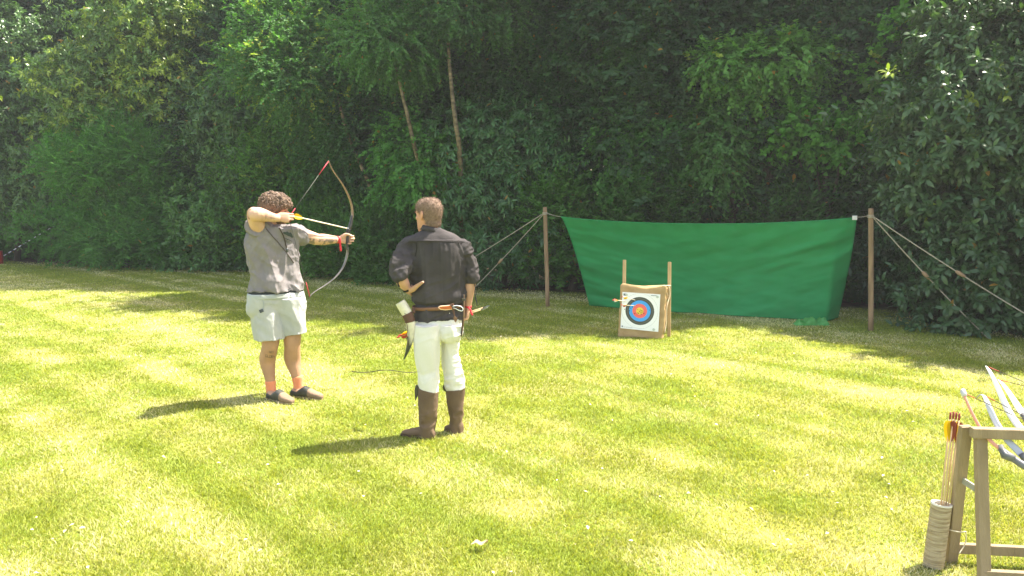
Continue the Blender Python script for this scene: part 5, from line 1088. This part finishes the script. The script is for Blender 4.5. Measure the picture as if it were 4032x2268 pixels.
# boots
boot_m = mat('brown_suede_boot', (.165, .112, .07), .85, (.125, .085, .055), 6, .35, 120, .2)
def boot(secs, Yc, h, t, nm='boot', cuff=None):
    root = bpy.data.objects.new('boot', None); C.objects.link(root); root.parent = man; ORI[root] = ORI[man]
    mb = MB(); R_ = []
    for uL, uR, v, tilt in catmull(np.array(secs, float), 34): A, B = E_(uL, v, Yc), E_(uR, v, Yc); c = (A + B) / 2; w_ = (B[0] - A[0]) / 2; r = ell(c, w_, w_ * 1.0, np.array([1., 0, 0]), 36, 2.1); r[:, 2] += tilt * (-(r[:, 1] - c[1]) * 0 - (r[:, 0] - c[0]) * 1.0); R_.append(r)
    rings(mb, R_); d = unit(t - h); s = np.array([-d[1], d[0], 0]); L_ = np.linalg.norm(t - h)
    prof = [(-.02, .026, .05), (.05, .036, .09), (.25, .040, .10), (.4, .041, .085), (.6, .046, .066), (.8, .044, .052), (.94, .034, .042), (1, .016, .03)]
    R_ = []
    for x, w_, hh in catmull(np.array(prof), 20): R_.append(np.array([h + d * x * L_ + s * w_ * np.sign(math.cos(a)) * abs(math.cos(a)) ** .8 + np.array([0, 0, .004 + hh * (.5 + .5 * math.sin(a))]) for a in np.linspace(0, 2 * math.pi, 24, endpoint=False)]))
    rings(mb, R_)
    o = remesh('shaft_and_foot', mb, .0055, boot_m, root, 2, disp=lambda p, no: no * (folds(p, (1, .4, .25), 17, 2.5, 51, .022, .8) * np.exp(-((p[:, 2] - .14) / .07) ** 2) + (fbm(p * 16, 7, 2) - .5) * .008 - .004)[:, None])
    mb = MB(); R_ = [np.array([h + d * (.5 + .53 * math.cos(a)) * L_ + s * (.043 * math.sin(a)) + np.array([0, 0, z]) for a in np.linspace(0, 2 * math.pi, 30, endpoint=False)]) for z in (0, .014)]; rings(mb, R_); mb.obj('sole', mat('boot_sole', (.10, .06, .035), .8), root)
    if cuff: mb = MB(); tube(mb, [E_(*q, Yc - .02) for q in cuff], [(.010, .004), (.022, .004), (.014, .004), (.002, .002)], 8, n=14, ref=(1, 0, 0)); mb.obj('cuff_flap', mat('boot_lining', (.07, .065, .04), .8), root)
boot([(514, 736, 872, .24), (514, 734, 940, .12), (514, 730, 1040, 0), (520, 718, 1140, 0), (524, 706, 1230, 0), (522, 700, 1300, 0), (530, 700, 1380, 0)], YiL, bLh, bLt, cuff=[(505, 832), (512, 870), (500, 930), (488, 995)])
boot([(795, 1014, 862, -.14), (800, 1008, 930, -.05), (810, 1000, 1040, 0), (820, 992, 1140, 0), (835, 985, 1220, 0), (838, 985, 1270, 0), (845, 982, 1325, 0)], YiR, bRh, bRt, cuff=[(792, 826), (800, 850), (798, 880), (800, 900)])
# belt and hanging things
belt_m = mat('brown_belt', (.26, .13, .06), .6, (.20, .10, .05), 10, .3, 80); Rg = []
for v0, off in ((1205, 0), (1238, 0)):
    A, B = D_(462, v0 + 12), D_(992, v0 - 4); c = (A + B) / 2; w_ = (B[0] - A[0]) / 2; r = ell(c, w_, w_ * .62, AI, 60, 2.5); r[:, 2] += (r[:, 0] - c[0]) * .035 - .004; Rg.append(r)
mb = MB(); rings(mb, [Rg[0] * 1.0, Rg[1]], False); o = mb.obj('belt', belt_m, man); sm = o.modifiers.new('t', 'SOLIDIFY'); sm.thickness = .005
beltY = -.175
horn = thing('drinking_horn', 'curved cow horn with ivory mouth and dark tip hanging at the left hip', 'horn', D_(430, 1400, -.10) * (1, 1, 0))
hd_ = -.13; hp_ = [(330, 1182), (372, 1250), (415, 1330), (440, 1412), (446, 1500), (434, 1590), (405, 1690), (368, 1787)]; hr = [.038, .0385, .036, .0335, .0290, .0215, .013, .0025]
q = catmull(np.hstack([np.array([D_(u, v, hd_ + (0.0)) for u, v in hp_]), np.array(hr)[:, None]]), 60); mb = MB(); tube(mb, q[:, :3], q[:, 3], 28); tube(mb, [q[0, :3] + (q[1, :3] - q[0, :3]) * .2, q[0, :3] + (q[1, :3] - q[0, :3]) * .0], [.001, .034], 28)
me = mesh_data('horn_body', mb.V(), mb.f); z = mb.V()[:, 2]; zz = (z - z.min()) / (z.max() - z.min()); k = np.clip((.53 - zz + (fbm(mb.V() * (60, 60, 9), 3, 3) - .5) * .5) * 4, 0, 1)[:, None]
set_col(me, np.array([.70, .66, .52]) * (1 - k) + np.array([.035, .042, .028]) * k); add_obj('horn_body', me, mat('horn', (.7, .7, .6), .35, spec=.5, attr='col', nscale=30), horn)
lb_ = mat('brown_leather', (.11, .055, .035), .6, bump=.3, bscale=80); mb = MB(); i0, i1 = 14, 24; tube(mb, q[i0:i1, :3], q[i0:i1, 3] + .003, 28); mb.obj('leather_band', lb_, horn)
mb = MB(); zig = []
for j in range(9): zig.append(D_(385 + (j % 2) * 22 - 12 + j * 2.2, 1300 + j * 9, hd_ - .035))
tube(mb, zig + [D_(398, 1400, hd_ - .03), D_(408, 1480, hd_ - .03), D_(392, 1530, hd_ - .03), D_(398, 1570, hd_ - .03), D_(410, 1540, hd_ - .035), D_(412, 1590, hd_ - .03), D_(410, 1640, hd_ - .03)], .0026, 6, n=90); mb.obj('lacing', mat('thong', (.09, .06, .035), .8), horn)
mb = MB(); tube(mb, [D_(478, 1300, hd_), D_(470, 1270, hd_), D_(474, 1235, hd_ + .02)], [(.010, .003)] * 3, 8, n=8, ref=(1, 0, 0)); mb.obj('hanging_strap', lb_, horn)
knife = thing('sheathed_knife', 'small orange leather knife sheath tied level on the back of the belt', 'knife sheath', D_(800, 1240, beltY) * (1, 1, 0) + (0, 0, 1.0))
tR_ = lambda u, v, dy: D_(u, v, dy)
ol = mat('orange_leather', (.62, .17, .045), .5, (.50, .13, .035), 10, .3, 90); pl = mat('pale_edge', (.85, .62, .42), .6)
def slab(name, poly, dy, th_, m, parent, bv=.002):
    f = [D_(u, v, dy) for u, v in poly]; b_ = [x + (0, th_, 0) for x in f]; n_ = len(poly); mb = MB(); mb.add(f + b_, [list(range(n_)), list(range(2 * n_ - 1, n_ - 1, -1))] + [[i, (i + 1) % n_, (i + 1) % n_ + n_, i + n_][::-1] for i in range(n_)]); return bevel(mb.obj(name, m, parent, False), bv)
slab('sheath_edge', [(724, 1238), (740, 1226), (870, 1214), (874, 1262), (800, 1270), (752, 1264), (732, 1252)], beltY - .012, .012, pl, knife)
slab('sheath_panel', [(736, 1239), (746, 1231), (864, 1222), (866, 1255), (800, 1261), (756, 1256), (742, 1249)], beltY - .018, .008, ol, knife)
slab('handle_wrap', [(846, 1208), (880, 1202), (890, 1216), (884, 1235), (868, 1240), (852, 1224)], beltY - .024, .02, lb_, knife)
for k, (m_, dv) in enumerate(((mat('white_cord', (.82, .82, .84), .6), 0), (mat('black_cord', (.02, .02, .02), .6), 7))):
    mb = MB(); tube(mb, [D_(872, 1228 + dv, beltY - .02), D_(920, 1222 + dv * .8, beltY - .03), D_(962, 1232 + dv * .7, beltY - .03), D_(982 - dv, 1256, beltY - .02), D_(972 - dv, 1275 - dv, beltY - .02), D_(945, 1270 - dv, beltY - .03), D_(905, 1250 - dv, beltY - .03), D_(874, 1240, beltY - .02)], .0036, 7, n=50); mb.obj('lanyard_loop', m_, knife)
for pts in ([(876, 1240), (886, 1270), (892, 1300), (898, 1330)], [(872, 1242), (878, 1280), (888, 1310), (896, 1332)]):
    mb = MB(); tube(mb, [D_(u, v, beltY - .025) for u, v in pts], .0028, 6, n=16); mb.obj('thong', lb_, knife)
slab('leather_tag', [(897, 1328), (922, 1352), (918, 1378), (908, 1398), (895, 1384), (880, 1352)], beltY - .032, .004, mat('tag_leather', (.20, .11, .06), .7), knife, .001)
# narrow strap / scabbard hanging at the right hip
strap = thing('leather_scabbard', 'narrow brown leather scabbard hanging down the right hip', 'scabbard', D_(985, 1500, -.05) * (1, 1, 0) + (0, 0, .6))
mb = MB(); tube(mb, [D_(992, 1105, -.06), D_(990, 1200, -.07), D_(984, 1350, -.08), D_(976, 1450, -.08), D_(968, 1540, -.075)], [(.007, .004), (.010, .005), (.009, .005), (.008, .004), (.004, .003)], 10, n=30, ref=(1, 0, 0)); mb.obj('scabbard_body', mat('scabbard_leather', (.22, .14, .08), .6, (.15, .09, .05), 12), strap)
mb = MB(); tube(mb, [D_(982, 1110, -.075), D_(978, 1300, -.085), D_(970, 1450, -.09), D_(962, 1540, -.085)], .0035, 7, n=30); mb.obj('dark_edging', blk, strap)
mb = MB(); box(mb, D_(990, 1158, -.085), (.014, 0, 0), (0, .004, 0), (0, 0, .009)); bevel(mb.obj('keeper', mat('keeper', (.08, .07, .05), .7), strap, False), .002)
# arrows in the right hand, lying behind his thighs
gp = wRr + np.array([-.10, .10, -1]) * .078 + np.array([-1, -.05, .1]) * .028
n1 = D_(300, 1550, .30); t1 = D_(1205, 1292, .16); t2 = D_(1232, 1280, .18)
def through(n_, g, L_): d = unit(g - n_); return n_ + d * L_
L1 = np.linalg.norm(gp - n1)
arrow(through(n1, gp + (0, 0, .004), L1 + .19), n1, 'lower arrow carried in the dark-shirted man\'s right hand', 'arrows carried in the right hand', (redf, yel, redf), rad=.0045, fsz=.022, flen=.09)
n2 = D_(318, 1532, .32); arrow(through(n2, gp + (.0, 0, .014), L1 + .21), n2, 'upper arrow carried in the dark-shirted man\'s right hand', 'arrows carried in the right hand', (yel, yel, redf), rad=.0045, fsz=.022, flen=.09)
